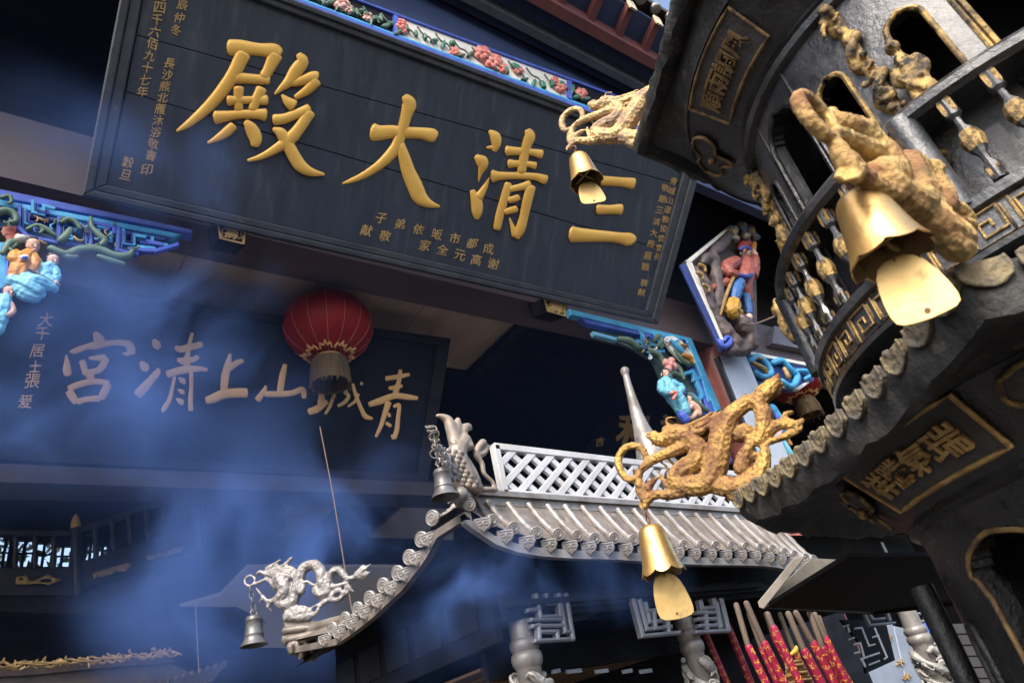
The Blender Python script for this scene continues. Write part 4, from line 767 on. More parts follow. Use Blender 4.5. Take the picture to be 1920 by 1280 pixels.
rev('lower_frieze', [(.605, 1.931), (.60, 1.937), (.525, 1.836), (.512, 1.822), (.515, 1.81), (.50, 1.80), (.497, 1.785)], IRON)
rev('upper_frieze', [(.58, 2.918), (.575, 2.922), (.49, 2.822), (.475, 2.81), (.478, 2.80), (.455, 2.79)], IRON)
rev('roof_neck', [(.40, 2.0), (.42, 2.12), (.40, 2.14), (.36, 2.16)], IRON, 80)
rev('dark_core', [(.30, .5), (.30, 1.78), (.30, 2.9)], CORE, 40)  # added core: blocks the view through and blackens the openings
def pierced(name, r, z0, z1, holes, step=1.0, dz=.0125, th=.03, mt=IRONSH, flare=None):
    """cylinder wall with openings; holes = [[(az, z)...]...] as outlines"""
    na = int(360/step); nz = int(round((z1-z0)/dz)); keep = np.ones((na, nz), bool)
    def inside(poly, x, y):
        c = False; n = len(poly)
        for i in range(n):
            (x1, y1), (x2, y2) = poly[i], poly[i-1]
            if (y1 > y) != (y2 > y) and x < (x2-x1)*(y-y1)/(y2-y1)+x1: c = not c
        return c
    for h in holes:
        a = [p[0] for p in h]; 
        for i in range(int((min(a))/step)-1, int(max(a)/step)+2):
            for j in range(nz):
                if inside(h, (i+.5)*step, z0+(j+.5)*(z1-z0)/nz): keep[i % na, j] = False
    V, f, ix = [], [], {}
    def vid(i, j, lay):
        k = (i % na, j, lay)
        if k not in ix:
            z = z0+(z1-z0)*j/nz; rr = (flare(z) if flare else r)-lay*th; ix[k] = len(V); V.append(cyl(rr, (i % na)*step, z))
        return ix[k]
    for i in range(na):
        for j in range(nz):
            if not keep[i, j]: continue
            f.append([vid(i, j, 0), vid(i+1, j, 0), vid(i+1, j+1, 0), vid(i, j+1, 0)]); f.append([vid(i, j+1, 1), vid(i+1, j+1, 1), vid(i+1, j, 1), vid(i, j, 1)])
            for (di, dj, e) in ((-1, 0, ((0, 0), (0, 1))), (1, 0, ((1, 1), (1, 0))), (0, -1, ((1, 0), (0, 0))), (0, 1, ((0, 1), (1, 1)))):
                ii, jj = (i+di) % na, j+dj
                if 0 <= jj < nz and keep[ii, jj]: continue
                a, b = [(i+e[k][0], j+e[k][1]) for k in (0, 1)]; f.append([vid(*a, 0), vid(*b, 0), vid(*b, 1), vid(*a, 1)][::-1])
    return mk(name, (V, f), mt, ibn, 40)
def arch(ac, hw, z0, z1, ogee=.03):
    zs_ = z1-hw*.0078*1.25
    P = [(ac-hw, z0), (ac+hw, z0), (ac+hw, zs_)]
    for k in range(1, 9):
        t = k/9; P.append((ac+hw*math.cos(t*math.pi/2)**.8, zs_+(z1-zs_)*(math.sin(t*math.pi/2)**1.0)*.86))
    P.append((ac, z1)); L = [(2*ac-a, z) for a, z in P[2:-1]][::-1]
    return P+L
holes = []; trims = []
for k in range(6):
    b = AZ0+30+60*k
    for ac, hw, z0, z1 in ((b-1, 8.5, 2.36, 2.735), (b+18.5, 4.3, 2.40, 2.66), (b-20.5, 4.3, 2.40, 2.66)):
        h = arch(ac, hw, z0, z1); holes.append(h)
        if 90 < ac % 360 < 235: trims.append(h)
pierced('drum', .45, 2.16, 2.795, holes, 1., .0115)
pierced_holes = holes
for h in trims: mk('window_trim', tube3([cyl(.452, a, z) for a, z in h[1:]+h[:1]], [.0062]*len(h), 6, 1), IRON if h[0][0] % 360 < 145 else GOLDT, ibn, 60)
for k in range(6):
    for s in (-10.8, 8.8):
        a = AZ0+30+60*k+s
        if 100 < a % 360 < 235: mk('trim_strip', tube3([cyl(.452, a, z) for z in (2.2, 2.5, 2.79)], [.0045]*3, 6, 1), GOLDT if a % 360 > 160 else IRON, ibn)
rev('drum_cornice', [(.45, 2.775), (.468, 2.78), (.472, 2.795), (.462, 2.806), (.445, 2.81)], IRONSH)
# coiled dragon pillars and little gilt figures between the windows
for k in range(6):
    a = AZ0+60*k-1.5
    if not 100 < a % 360 < 235: continue
    R2 = np.random.default_rng(int(a*10) % 997)
    gsp = [tube3([cyl(.458, a, z) for z in (2.24, 2.5, 2.77)], [.012]*3, 10, 2), tube3([cyl(.462+.015*math.cos(t), a+2.2*math.sin(t), 2.30+.46*t/(2*math.pi*4)) for t in np.linspace(0, 2*math.pi*4, 60)], [.008+.003*math.sin(q_*.9)**2 for q_ in range(60)], 7, 1)]
    for k_ in range(46): gsp.append(ball(cyl(.472+R2.uniform(0, .008), a+R2.uniform(-2, 2), R2.uniform(2.28, 2.785)), R2.uniform(.004, .009), 7))
    gsp += [ball(cyl(.48, a, 2.765), .014), ball(cyl(.49, a+.3, 2.755), .006), tube3([cyl(.475, a-1.5, 2.74), cyl(.485, a-2.6, 2.725), cyl(.48, a-3.2, 2.70)], [.006, .006, .003], 6, 2)]
    remesh(mk('dragon_pillar', join(*gsp), GOLDT, ibn), .0032, .003, .012, 1)
    fa = a+6.4
    pts = [[(0, 2.455, .020), (0, 2.49, .022), (0, 2.52, .020), (0, 2.55, .012)], [(-2.2, 2.525, .010), (-3.0, 2.50, .010), (-1.4, 2.487, .008)], [(2.2, 2.525, .010), (3.0, 2.50, .010), (1.4, 2.48, .008)], [(-1.1, 2.46, .014), (-1.5, 2.43, .013), (-1.3, 2.41, .013)], [(1.1, 2.46, .014), (1.5, 2.43, .013), (1.3, 2.41, .013)]]
    gsf = [tube3([cyl(.474+.006*(i_ > 0), fa+d_, z) for d_, z, r_ in s], [r_ for d_, z, r_ in s], 8, 2) for i_, s in enumerate(pts)]+[ball(cyl(.476, fa, 2.577), .0145), ball(cyl(.491, fa, 2.574), .004), ball(cyl(.474, fa, 2.594), .008), tube3([cyl(.488, fa-2.3, 2.515), cyl(.495, fa-1.2, 2.475), cyl(.495, fa+.6, 2.45)], [.005, .006, .005], 7, 2)]
    gsf += [ball(cyl(.474+R2.uniform(.01, .02), fa+R2.uniform(-2.2, 2.2), R2.uniform(2.41, 2.53)), R2.uniform(.003, .006), 7) for k_ in range(22)]
    remesh(mk('gilt_figure', join(*gsf), GOLDT, ibn), .003, .002, .012, 1)
# balcony: floor ring, fret band, posts, balusters, rail
rev('balcony_floor', [(.42, 2.10), (.515, 2.10), (.532, 2.103), (.534, 2.112), (.526, 2.116), (.526, 2.176), (.536, 2.180), (.538, 2.196), (.52, 2.202), (.44, 2.202)], IRONSH)
rev('handrail', [(.505, 2.385), (.53, 2.381), (.543, 2.388), (.545, 2.402), (.535, 2.414), (.51, 2.414), (.50, 2.40)], IRONSH)
rev('balcony_soffit', [(.43, 2.098), (.40, 2.08), (.36, 2.08), (.36, 2.2)], IRON, 80)
frl = [[(0, 0), (0, 1), (.86, 1), (.86, .18), (.28, .18), (.28, .64), (.58, .64), (.58, .42)], [(.96, 0), (.96, .9)]]
c0 = AZ0+1.4
def frmesh(flip):
    g_ = []
    for ln in frl:
        P = [cyl(.5285, ((1-u) if flip else u)*6.4, 2.121+.05*((1-v) if flip else v)) for u, v in ln]
        for a, b in zip(P, P[1:]): g_.append(tube3([a, b], [.0024, .0024], 5, 1))
    vs, fs = join(*g_); return mdata('fret', np.array(vs)-np.array([BX, BYc, 0]), fs, GOLDT, 40)
fm = (frmesh(False), frmesh(True))
k = 0
for a in np.arange(104, 232, 7.3):
    inst('fret', fm[k % 2], Matrix.Translation((BX, BYc, 0))@Matrix.Rotation(math.radians(a), 4, 'Z'), ibn); k += 1
for z in (2.1175, 2.1745): mk('gilt_line', lathe((BX, BYc, 0), [(.5265, z-.0016), (.5295, z), (.5265, z+.0016)], 120, closed=False), GOLDT, ibn)
bprof = [(.011, .0), (.011, .03), (.006, .04), (.006, .052), (.013, .066), (.016, .085), (.013, .104), (.006, .118), (.006, .135), (.012, .142), (.012, .176)]
bme = mdata('baluster', *(lambda g_: (g_[0], g_[1]))(lathe((0, 0, 0), [(r*1.05, z*1.0) for r, z in bprof], 8)), IRONSH, 30)
gmes = [mdata('gilt_collar', *g_, GOLDT, 30) for g_ in (lathe((0, 0, 0), [(.014, .066), (.0185, .085), (.014, .104)], 8), lathe((0, 0, 0), [(.0135, .145), (.0155, .15), (.0155, .172), (.0135, .178)], 4, a0=.78), lathe((0, 0, 0), [(.014, .002), (.014, .024)], 4, a0=.78))]
for k in range(6):
    a = AZ0-1.1+60*k
    if 95 < a % 360 < 245: mk('rail_post', tube3([cyl(.525, a, z) for z in (2.19, 2.29, 2.40)], [.026, .024, .026], 12, 2, False), IRONSH, ibn, 50)
    for j in range(1, 8):
        a2 = a+60*j/8
        if not 95 < a2 % 360 < 235: continue
        Mx = Matrix.Translation(tuple(cyl(.522, a2, 2.204)))@Matrix.Rotation(math.radians(a2), 4, 'Z'); b_ = inst('baluster', bme, Mx, ibn); [put(bpy.data.objects.new('gilt_collar', g_), b_) for g_ in gmes]
    if 95 < a % 360 < 245:
        a3 = a-3.5; remesh(mk('gilt_lion', join(tube3([cyl(.54, a3, 2.30), cyl(.548, a3, 2.34), cyl(.545, a3, 2.375)], [.017, .022, .016], 8, 2), ball(cyl(.55, a3-1, 2.395), .02), ball(cyl(.545, a3-2, 2.41), .012), *[ball(cyl(.55, a3-1+dx, 2.395+dz_), .008) for dx in (-1.4, 0, 1.4) for dz_ in (-.01, .008, .02)]), GOLDT, ibn), .004, .004, .01, 1)
# name panels on the conical friezes
def conepanel(azc, half, o, i, chars, dark):
    (ro, zo), (ri, zi) = o, i; nv = nrm([zo-zi, -(ro-ri)])
    def P(az, s, h): return cyl(ro+(ri-ro)*s+nv[0]*h, az, zo+(zi-zo)*s+nv[1]*h)
    V, f = [], []; n = 16
    for k in range(n+1):
        az = azc-half+2*half*k/n
        V += [P(az, .06, -.004), P(az, .06, .003), P(az, .94, .003), P(az, .94, -.004)]
    for k in range(n): a = k*4; f += [[a, a+1, a+5, a+4], [a+1, a+2, a+6, a+5], [a+2, a+3, a+7, a+6]]
    pnl = mk('name_panel', (V, f+[[0, 1, 2, 3], [n*4+3, n*4+2, n*4+1, n*4]]), PANEL, ibn)
    out = [(azc-half+2*half*k/12, .06) for k in range(13)]+[(azc+half-2*half*k/12, .94) for k in range(13)]
    mk('panel_border', tube3([P(a, s, .004) for a, s in out+out[:1]], [.0048]*(len(out)+1), 6, 1), dark, pnl)
    n = len(chars)
    for k, ch in enumerate(chars):
        ac = azc+half*.80*(2*(k+.5)/n-1); w_ = half*1.42/n; 
        g_ = solid_glyph(ch, lambda u, v, t: P(ac+u*w_*1.12, .5-v*.46, .006+.006*t), .02)
        mk('character', g_, dark, pnl)
PANEL = mat('panel iron', (.075, .072, .07), (.05, .048, .046), sc=18, rough=.6, bump=.6, bsc=90)
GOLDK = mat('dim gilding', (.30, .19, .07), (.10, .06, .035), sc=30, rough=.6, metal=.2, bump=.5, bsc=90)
conepanel(148.5, 16.5, (.602, 1.934), (.526, 1.834), '祥騰氣瑞', GOLDP)
conepanel(208.5, 16.5, (.602, 1.934), (.526, 1.834), '安平澤福', GOLDP)
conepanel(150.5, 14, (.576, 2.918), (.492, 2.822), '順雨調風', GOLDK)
for az in (AZ0, AZ0+60, AZ0-60+.1):
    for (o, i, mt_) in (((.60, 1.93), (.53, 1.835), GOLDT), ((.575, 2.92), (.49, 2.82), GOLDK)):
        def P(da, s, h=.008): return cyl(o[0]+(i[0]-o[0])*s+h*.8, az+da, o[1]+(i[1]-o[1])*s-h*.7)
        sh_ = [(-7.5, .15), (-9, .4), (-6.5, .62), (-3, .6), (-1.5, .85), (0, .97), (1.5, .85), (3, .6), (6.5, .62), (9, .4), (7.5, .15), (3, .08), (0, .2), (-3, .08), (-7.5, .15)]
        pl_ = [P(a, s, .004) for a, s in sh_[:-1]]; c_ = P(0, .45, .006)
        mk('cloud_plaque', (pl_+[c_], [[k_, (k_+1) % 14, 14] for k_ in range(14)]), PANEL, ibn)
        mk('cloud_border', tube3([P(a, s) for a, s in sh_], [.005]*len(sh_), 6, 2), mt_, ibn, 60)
        mk('cloud_boss', ball(P(0, .5, .012), .012), mt_, ibn, 60)
# scale shaped gilt tiles along the lower rim
def rimpt(az, R_, zc, sag, dr=0., dz_=0.):
    ph = (az-AZ0) % 60; t = ph/60*2-1; rho = R_*math.cos(math.pi/6)/math.cos(math.radians(ph-30)); return cyl(rho+dr, az, zc-sag*(1-abs(t)**2.2)+dz_)
RIMG = mat('dusty gilt rim tile', (.27, .215, .12), (.14, .125, .105), (.09, .08, .07), sc=26, rough=.6, metal=.25, bump=.9, bsc=80, sc3=40)
for e in (0, 1):
    for k in range(13):
        t = -.93+1.86*k/12; phi = math.degrees(math.atan(t*math.tan(math.pi/6))); az = AZ0+30+60*e+phi
        if e == 1 and k > 4: continue
        sgn = [rimpt(az+d_, .8, 1.985, .032, .004, z) for d_, z in ((-1.6, .010), (1.6, .010), (1.7, -.010), (1.1, -.021), (0, -.029), (-1.1, -.021), (-1.7, -.010))]
        n_ = nrm(np.array([math.cos(math.radians(AZ0+30+60*e)), math.sin(math.radians(AZ0+30+60*e)), 0]))
        kk = 1+.0*k; sg = np.array(sgn)+n_*.006
        g3 = [slab(sg, .011, n_, .003), tube3([p+n_*.001 for p in list(sg[1:])+[sg[0]]], [.0028]*7, 6, 2, False), ball(np.array(rimpt(az-.9, .8, 1.985, .032, .008, .008)), .0065, 8)]
        g3 += [ball(np.array(rimpt(az+d_, .8, 1.985, .032, .006, z)), .007, 7, (1, 1, .8)) for d_, z in ((.5, -.003), (-.4, -.012), (.5, -.016))]
        remesh(mk('rim_tile', join(*g3), RIMG, ibn), .0026, .0025, .01, 1)
# body wall with ogee openings, legs
def traced(pts, r): return [on_cyl(x, y, r) for x, y in pts]
op = [(141, 1.40), (141, 1.66), (138, 1.70), (140.5, 1.73), (145, 1.745), (149, 1.752), (153, 1.745), (157.5, 1.73), (160, 1.70), (157, 1.66), (157, 1.40)]
opn = []
for k in range(6): opn.append([(a+60*k, z) for a, z in op])
sm = [(123, 1.46), (123, 1.61), (125.5, 1.64), (128, 1.61), (128, 1.46)]
for k in range(6): opn.append([(a+60*k, z) for a, z in sm])
pierced('body_wall', .497, 1.30, 1.787, opn, 1., .0125, .035, IRON)
for h in opn:
    if 90 < h[0][0] % 360 < 235 and len(h) > 6: mk('opening_trim', tube3([cyl(.499, a, z) for a, z in h], [.0048]*len(h), 7, 2), GOLDK, ibn, 60)
    elif 90 < h[0][0] % 360 < 180: mk('opening_trim', tube3([cyl(.50, a, z) for a, z in h], [.007]*len(h), 6, 2), IRON, ibn, 60)
for k in range(6):
    a = 113+60*k; 
    mk('leg', tube3([cyl(.535, a, z) for z in (1.712, 1.69, 1.3, .8, .3)]+[cyl(.62, a, .0)], [.019, .022, .018, .02, .026, .05], 10, 3), IRON, ibn, 50)
rev('base', [(.56, .0), (.56, .1), (.5, .14), (.5, .75)], IRON, 60)

# ---------------------------------------------------------------- gilt dragons on the roof corners
dA = azplane(AZ0); DO, DS = (1120, 680), 2.56
DRG = [[(238, 470, 17), (222, 420, 18), (178, 396, 19), (128, 415, 20), (100, 468, 20), (118, 530, 20), (160, 560, 19), (205, 540, 18)],
 [(262, 360, 18, .2), (300, 372, 34), (355, 355, 44), (425, 345, 46)], [(258, 345, 14), (272, 335, 13), (290, 345, 14)], [(330, 320, 24), (380, 315, 24), (420, 320, 20)], [(195, 535, 17), (240, 485, 24), (300, 448, 25), (360, 425, 30), (430, 392, 36)],
 [(400, 310, 14), (440, 300, 13), (500, 270, 11), (550, 238, 7)], [(430, 330, 20, .5), (500, 300, 20, .7), (560, 260, 16, .6), (605, 230, 8, .4)], [(440, 352, 16, 1.2), (500, 335, 16, 1.4), (550, 300, 12, 1.2)], [(440, 340, 16, -1.2), (510, 320, 16, -1.3), (570, 270, 10, -1)],
 [(430, 360, 44), (485, 410, 50), (470, 470, 50), (415, 510, 52), (380, 560, 52), (420, 600, 52)], [(400, 580, 50), (480, 590, 54), (540, 560, 58), (565, 500, 62), (580, 430, 62), (598, 340, 60), (620, 280, 54), (660, 235, 44), (710, 198, 40), (755, 185, 40), (785, 215, 42), (800, 265, 44), (795, 330, 42), (770, 375, 34)],
 [(560, 575, 56, .3), (630, 595, 54), (700, 590, 52), (755, 555, 50), (790, 500, 42), (805, 440, 30), (800, 395, 20)], [(680, 350, 40, .3), (710, 320, 36), (735, 350, 28), (730, 400, 26), (700, 450, 34), (690, 510, 40)], [(690, 520, 28, .6), (720, 470, 24, .8), (760, 440, 20, .6)],
 [(770, 190, 44), (800, 150, 48), (835, 115, 42), (858, 85, 28), (868, 55, 9)], [(815, 165, 26, .8), (860, 140, 22, .7), (885, 100, 10, .5)], [(790, 165, 20, -.8), (820, 110, 16, -.8), (850, 70, 8, -.5)],
 [(800, 345, 36), (850, 305, 30), (900, 290, 32), (950, 300, 28), (985, 275, 13)], [(900, 280, 20), (905, 245, 15), (935, 238, 11)], [(930, 300, 22), (970, 320, 16), (980, 300, 9)], [(780, 392, 16), (850, 372, 17), (905, 350, 20), (950, 325, 24)],
 [(430, 605, 38), (350, 632, 28), (275, 632, 24), (240, 655, 28), (230, 688, 17)], [(230, 650, 26), (205, 605, 26), (200, 555, 18)], [(240, 600, 26), (270, 565, 16), (290, 550, 9)], [(345, 600, 16), (318, 565, 13), (300, 530, 6)], [(240, 650, 22, 1), (210, 680, 14, 1.5), (215, 700, 8, 1.5)],
 [(640, 620, 40), (690, 640, 40), (740, 610, 40)], [(350, 300, 10, 2), (365, 315, 13, 3), (380, 320, 10, 3)], [(360, 330, 11, -3.5), (376, 325, 11, -3.5)]]
for i_ in range(9):
    t = i_/8.; DRG.append([(395+t*75, 318+t*70, 9, 3.4), (450+t*70, 300+t*62-12*math.sin(t*3), 10, 4.6), (515+t*55, 262+t*75, 9, 4.4), (570+t*30, 232+t*92, 4, 4)])
for i_ in range(7): DRG.append([(262+i_*17, 388-i_*1.0, 6, 1.5), (262+i_*17, 400-i_*1.0, 3, 1.5)])
DRG.append([(365+20*math.cos(a_), 318+15*math.sin(a_), 5.5, 6.5) for a_ in np.linspace(0, 6.28, 11)]); DRG.append([(365, 318, 11, 3.4)])
DRG += [[(250+14*math.cos(a_), 348+12*math.sin(a_), 7, 2.2) for a_ in np.linspace(0, 5, 8)], [(340, 296, 8, 1.5), (330, 278, 8, 1.5), (345, 262, 6, 1.5), (372, 262, 4, 1.5)], [(300, 470, 7, 3.2), (335, 505, 7, 3.6), (320, 540, 5, 3.6)], [(330, 450, 7, 3.6), (370, 490, 7, 4.4), (385, 520, 4, 4.4)]]
for i_ in range(9):                                                 # a crest of small spines and shoulder curls along the body
    t = i_/8.; DRG.append([(610+t*110-abs(t-.5)*10, 262-t*85, 13), (600+t*110, 238-t*88, 7)])
for x_, y_ in ((520, 545), (680, 345), (475, 420), (640, 560), (735, 560)):
    DRG.append([(x_+18*math.cos(a_)*(1-a_/9), y_+18*math.sin(a_)*(1-a_/9), 9, 4.6) for a_ in np.linspace(0, 6, 9)])
dg_ = join(*[ptube(dA, s, DO, DS, 9, 3) for s in DRG])
dr2 = remesh(mk('corner_dragon', dg_, GOLDR, ibn), .0020, .0014, .008, 1, (.009, .0022))
def spin(o, dang, pre=None):
    c = o.copy(); COL.objects.link(c); c.parent = o.parent
    m = Matrix.Translation((0, 0, 0))@Matrix.Rotation(math.radians(dang), 4, 'Z')
    if pre is not None: m = m@pre
    c.matrix_basis = m; return c
dr2['label'] = 'rusty gilt dragon above the middle brass bell'
B3, T3 = cyl(.80, AZ0+60, 2.0), cyl(1.02, AZ0+60, 2.20); ax3 = nrm(T3-B3); vw3 = nrm(CAM-B3); sd3 = nrm(np.cross(ax3, vw3)); n3 = nrm(np.cross(sd3, ax3))
if np.dot(n3, vw3) < 0: n3 = -n3
dC = Pl(B3, n3); O3, S3 = (1425, 112), 2.525
nd = Vector((math.sin(math.radians(AZ0)), -math.cos(math.radians(AZ0)), 0))
cA0 = Vector(tuple(cyl(.80, AZ0, 1.985)-np.array([BX, BYc, 0])))
dr3 = spin(dr2, 60, Matrix.Translation(cA0+Vector((0, 0, .015)))@Matrix.Rotation(math.radians(-1.2), 4, 'Z')@Matrix.Scale(.84, 4)@Matrix.Scale(1.2, 4, nd)@Matrix.Translation(-cA0)); dr3['label'] = 'mossy gilt dragon jutting towards the viewer'
dr3.data = dr2.data.copy(); dr3.data.materials.clear(); dr3.data.materials.append(GOLDM)
au = math.radians(AZ0); ud = np.array([math.cos(au), math.sin(au), 0]); nd = Vector((math.sin(au), -math.cos(au), 0))
cA = Vector(tuple(cyl(.80, AZ0, 1.985)-np.array([BX, BYc, 0]))); cU = Vector(tuple(cyl(.722, AZ0, 3.05)-np.array([BX, BYc, 0])))
def upre(ang): return Matrix.Translation(cU)@Matrix.Rotation(math.radians(ang), 4, nd)@Matrix.Scale(1.0, 4)@Matrix.Translation(-cA)
def test_ring(ang):
    p = upre(ang)@(Vector(tuple(dA(1185, 866)))-Vector((BX, BYc, 0))); return p
best = min((-18, 18), key=lambda a: -test_ring(a).z)
dr1 = spin(dr2, 0, upre(best)); dr1['label'] = 'dusty gilt dragon below the upper roof corner'
dr1.data = dr2.data.copy(); dr1.data.materials.clear()
dr1.data.materials.append(mat('dusty gilding', (.62, .43, .19), (.30, .21, .15), (.16, .12, .10), sc=18, lo=.42, hi=.62, rough=.45, r2=.8, metal=.5, m2=.05, bump=.9, bsc=70, sc3=50, lo3=.6, hi3=.7, vor=.35, vsc=90))

# ---------------------------------------------------------------- brass bells
def wind_bell(top, ring, label, group, spin_=0., r=.056, h=.118, cl=.098, cw=.088, face=None):
    t = thing('wind_bell', top, label, 'bell', group); x, y, z = top; seg = 96
    prof = [(.04, 0), (.30, -.01), (.48, -.045), (.575, -.11), (.635, -.22), (.70, -.40), (.76, -.58), (.82, -.74), (.90, -.88), (1.0, -1.0)]
    V, f = [], []
    for lay in (0, 1):
        for i, (rr, zz) in enumerate(prof):
            for k in range(seg):
                an = 2*math.pi*k/seg+spin_; e = max(0, (-zz-.72)/.28); lob = abs(math.cos(an*4)); s = 1+e*e*.07*(lob-.5); zo = e**2*.075*(lob**.7-.55)
                q_ = rr*r*s-lay*.0022; V.append((x+q_*math.cos(an), y+q_*math.sin(an), z+zz*h-zo*h*1.2-(lay*.0022 if i < 3 else 0)))
    n = len(prof); o2 = n*seg
    for lay in (0, 1):
        for i in range(n-1):
            for k in range(seg):
                a = [lay*o2+i*seg+k, lay*o2+i*seg+(k+1) % seg, lay*o2+(i+1)*seg+(k+1) % seg, lay*o2+(i+1)*seg+k]; f.append(a if lay else a[::-1])
        f.append([lay*o2+k for k in range(seg)])
    for k in range(seg): a = (n-1)*seg; f.append([a+k, a+(k+1) % seg, o2+a+(k+1) % seg, o2+a+k])
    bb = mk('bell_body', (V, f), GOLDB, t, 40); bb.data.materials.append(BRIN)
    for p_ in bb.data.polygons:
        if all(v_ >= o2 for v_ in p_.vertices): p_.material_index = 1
    mk('cross_bar', join(tube3([(x-r*.7, y, z-h*.78), (x+r*.7, y, z-h*.78)], [.0035]*2, 6, 1), tube3([(x, y-r*.7, z-h*.76), (x, y+r*.7, z-h*.76)], [.0035]*2, 6, 1)), GOLDC, t)
    mk('wire', tube3([(x, y, z-h*.76), (x+.002, y, z-h*1.0), (x, y, z-h*1.06)], [.0016]*3, 5, 1), RUST, t)
    fd = nrm(face if face is not None else [-.55, -.83, 0]); sx = nrm(np.cross([0, 0, 1], fd)); dn = np.array([.0, 0, -1.])+sx*.03; c0_ = np.array([x, y, z-h*1.02])
    O = [(0, 0), (.16, .01), (.28, .07), (.38, .2), (.45, .4), (.49, .62), (.5, .8), (.47, .91), (.38, .965), (.2, .99), (0, 1)]; O = O+[(-a, b) for a, b in O[1:-1]][::-1]
    P = [c0_+sx*a*cw+dn*b*cl for a, b in O]
    mk('clapper', slab(P, .0022, fd, .0006), GOLDC, t)
    mk('rivet_hole', tube3([c0_+dn*cl*.88+fd*.0003, c0_+dn*cl*.88+fd*.0012], [.003, .003], 8, 1, False), RUST, t)
    a, b = np.array(ring, float), np.array(top, float)+np.array([0, 0, .004]); L = np.linalg.norm(b-a); n = max(3, int(L/.0165))
    link = [(math.cos(u)*.0055, math.sin(u)*.0115) for u in np.linspace(0, 2*math.pi, 11)]
    d = (b-a)/L; e1 = nrm(np.cross(d, [0.3, 1, .2])); e2 = np.cross(d, e1)
    for k in range(n):
        c_ = a+d*L*(k+.5)/n+nd_noise(k)*.002; e = e1 if k % 2 else e2; mk('chain_link', tube3([c_+e*u+d*v for u, v in link], [.0021]*11, 5, 1, False), RUST, t)
    return t
def nd_noise(k): return np.array([math.sin(k*2.1), math.cos(k*1.7), 0])
b2 = dA(1217, 984); r2_ = dA(1190, 880)
GRP = 'brass wind bells on the incense burner'
wind_bell(b2, r2_, 'brass bell and clapper hanging from the rusty gilt dragon above the grey roof', GRP, .2, r=.049, h=.108, cl=.096, cw=.080)
rot = Matrix.Translation((BX, BYc, 0))@Matrix.Rotation(math.radians(60), 4, 'Z')@Matrix.Translation((-BX, -BYc, 0))
b3 = dC(1602, 366, .075); r3_ = dC(1568, 265, .06)
def pix(p): k = R.T@(np.array(p)-CAM); return 960+F*k[0]/k[2], 640+F*k[1]/k[2]
r3 = 84*depth(b3)/F*.86; h3 = min(np.linspace(.03, .15, 60), key=lambda h: abs(pix(b3-np.array([0, 0, h]))[1]-482))
wind_bell(b3, r3_, 'largest brass bell, tilted over the viewer, below the mossy gilt dragon', GRP, .5, r=r3, h=h3, cl=h3*.88, cw=r3*1.5, face=[-.9, -.45, -.1])
b1 = dA(1083, 292); r1_ = dA(1058, 232)
wind_bell(b1, r1_, 'small brass bell in front of the great board below the upper roof corner', GRP, .3, r=.050, h=.110, cl=.085, cw=.076)
# extra loose chain on the viewer's dragon
# ---------------------------------------------------------------- tin canopy between burner and pavilion
CZ = FY(1.55)(1432, 1138)[2]; Pcz = FZ(CZ)
can = thing('tin_canopy', Pcz(1600, 1130), 'flat black tin canopy with pale folded corner below the lower roof', 'canopy')
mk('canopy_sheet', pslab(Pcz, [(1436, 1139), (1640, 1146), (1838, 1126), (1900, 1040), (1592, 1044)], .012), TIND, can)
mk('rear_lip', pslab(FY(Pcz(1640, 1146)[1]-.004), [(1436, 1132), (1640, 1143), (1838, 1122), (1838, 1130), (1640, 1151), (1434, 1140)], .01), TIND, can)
p0 = Pcz(1430, 1138)
Pfl = Pl(p0, (-.75, -.6, -.1))
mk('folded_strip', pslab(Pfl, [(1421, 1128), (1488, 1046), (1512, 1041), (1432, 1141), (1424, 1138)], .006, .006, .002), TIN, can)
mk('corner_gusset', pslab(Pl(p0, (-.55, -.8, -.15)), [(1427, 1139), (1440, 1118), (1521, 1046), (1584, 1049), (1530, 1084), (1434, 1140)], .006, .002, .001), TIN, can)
# ---------------------------------------------------------------- the grey bronze incense pavilion
EY, EX = 2.04, 1.37
Pe = FY(EY); Pel = FX(EX)
fc = [Pe(*c) for c in [(878, 947), (922, 977), (962, 992), (1003, 1000), (1044, 1004), (1081, 1007), (1114, 1008), (1149, 1010), (1185, 1013), (1218, 1016), (1249, 1019), (1279, 1021), (1311, 1023), (1339, 1024), (1369, 1025), (1395, 1026), (1423, 1028), (1445, 1031), (1468, 1036), (1488, 1041), (1506, 1046), (1523, 1050)]]
lcp = [Pel(440+x/3.369, 900+y/3.369) for x, y in ((1260, 240), (1188, 378), (1112, 482), (1040, 578), (952, 662), (872, 742), (790, 812), (705, 880), (625, 935))]
K = np.array([EX, EY, 2.425])
pv = thing('incense_pavilion', (3.2, 3.0, 0), 'grey bronze incense pavilion with tiled eaves, lattice parapet and dragon columns', 'pavilion')
BMY = 2.175; Pbm = FY(BMY)
def beamz(x, px0=(874, 944), px1=(1387, 972)):
    a, b = Pbm(*px0), Pbm(*px1); t = (x-a[0])/(b[0]-a[0]); return a[2]+(b[2]-a[2])*t
xr = fc[-1][0]
a_, b_ = Pbm(870, 919), Pbm(1385, 955)
def bt(x): t = (x-a_[0])/(b_[0]-a_[0]); return a_[2]+(b_[2]-a_[2])*t
xl = a_[0]-.01; xR = 5.2
mk('ridge_beam', ([(xl, BMY, beamz(xl)), (xR, BMY, beamz(xR)), (xR, BMY+.09, beamz(xR)), (xl, BMY+.09, beamz(xl)), (xl, BMY, bt(xl)), (xR, BMY, bt(xR)), (xR, BMY+.09, bt(xR)), (xl, BMY+.09, bt(xl))], BOXF), BRONZE, pv)
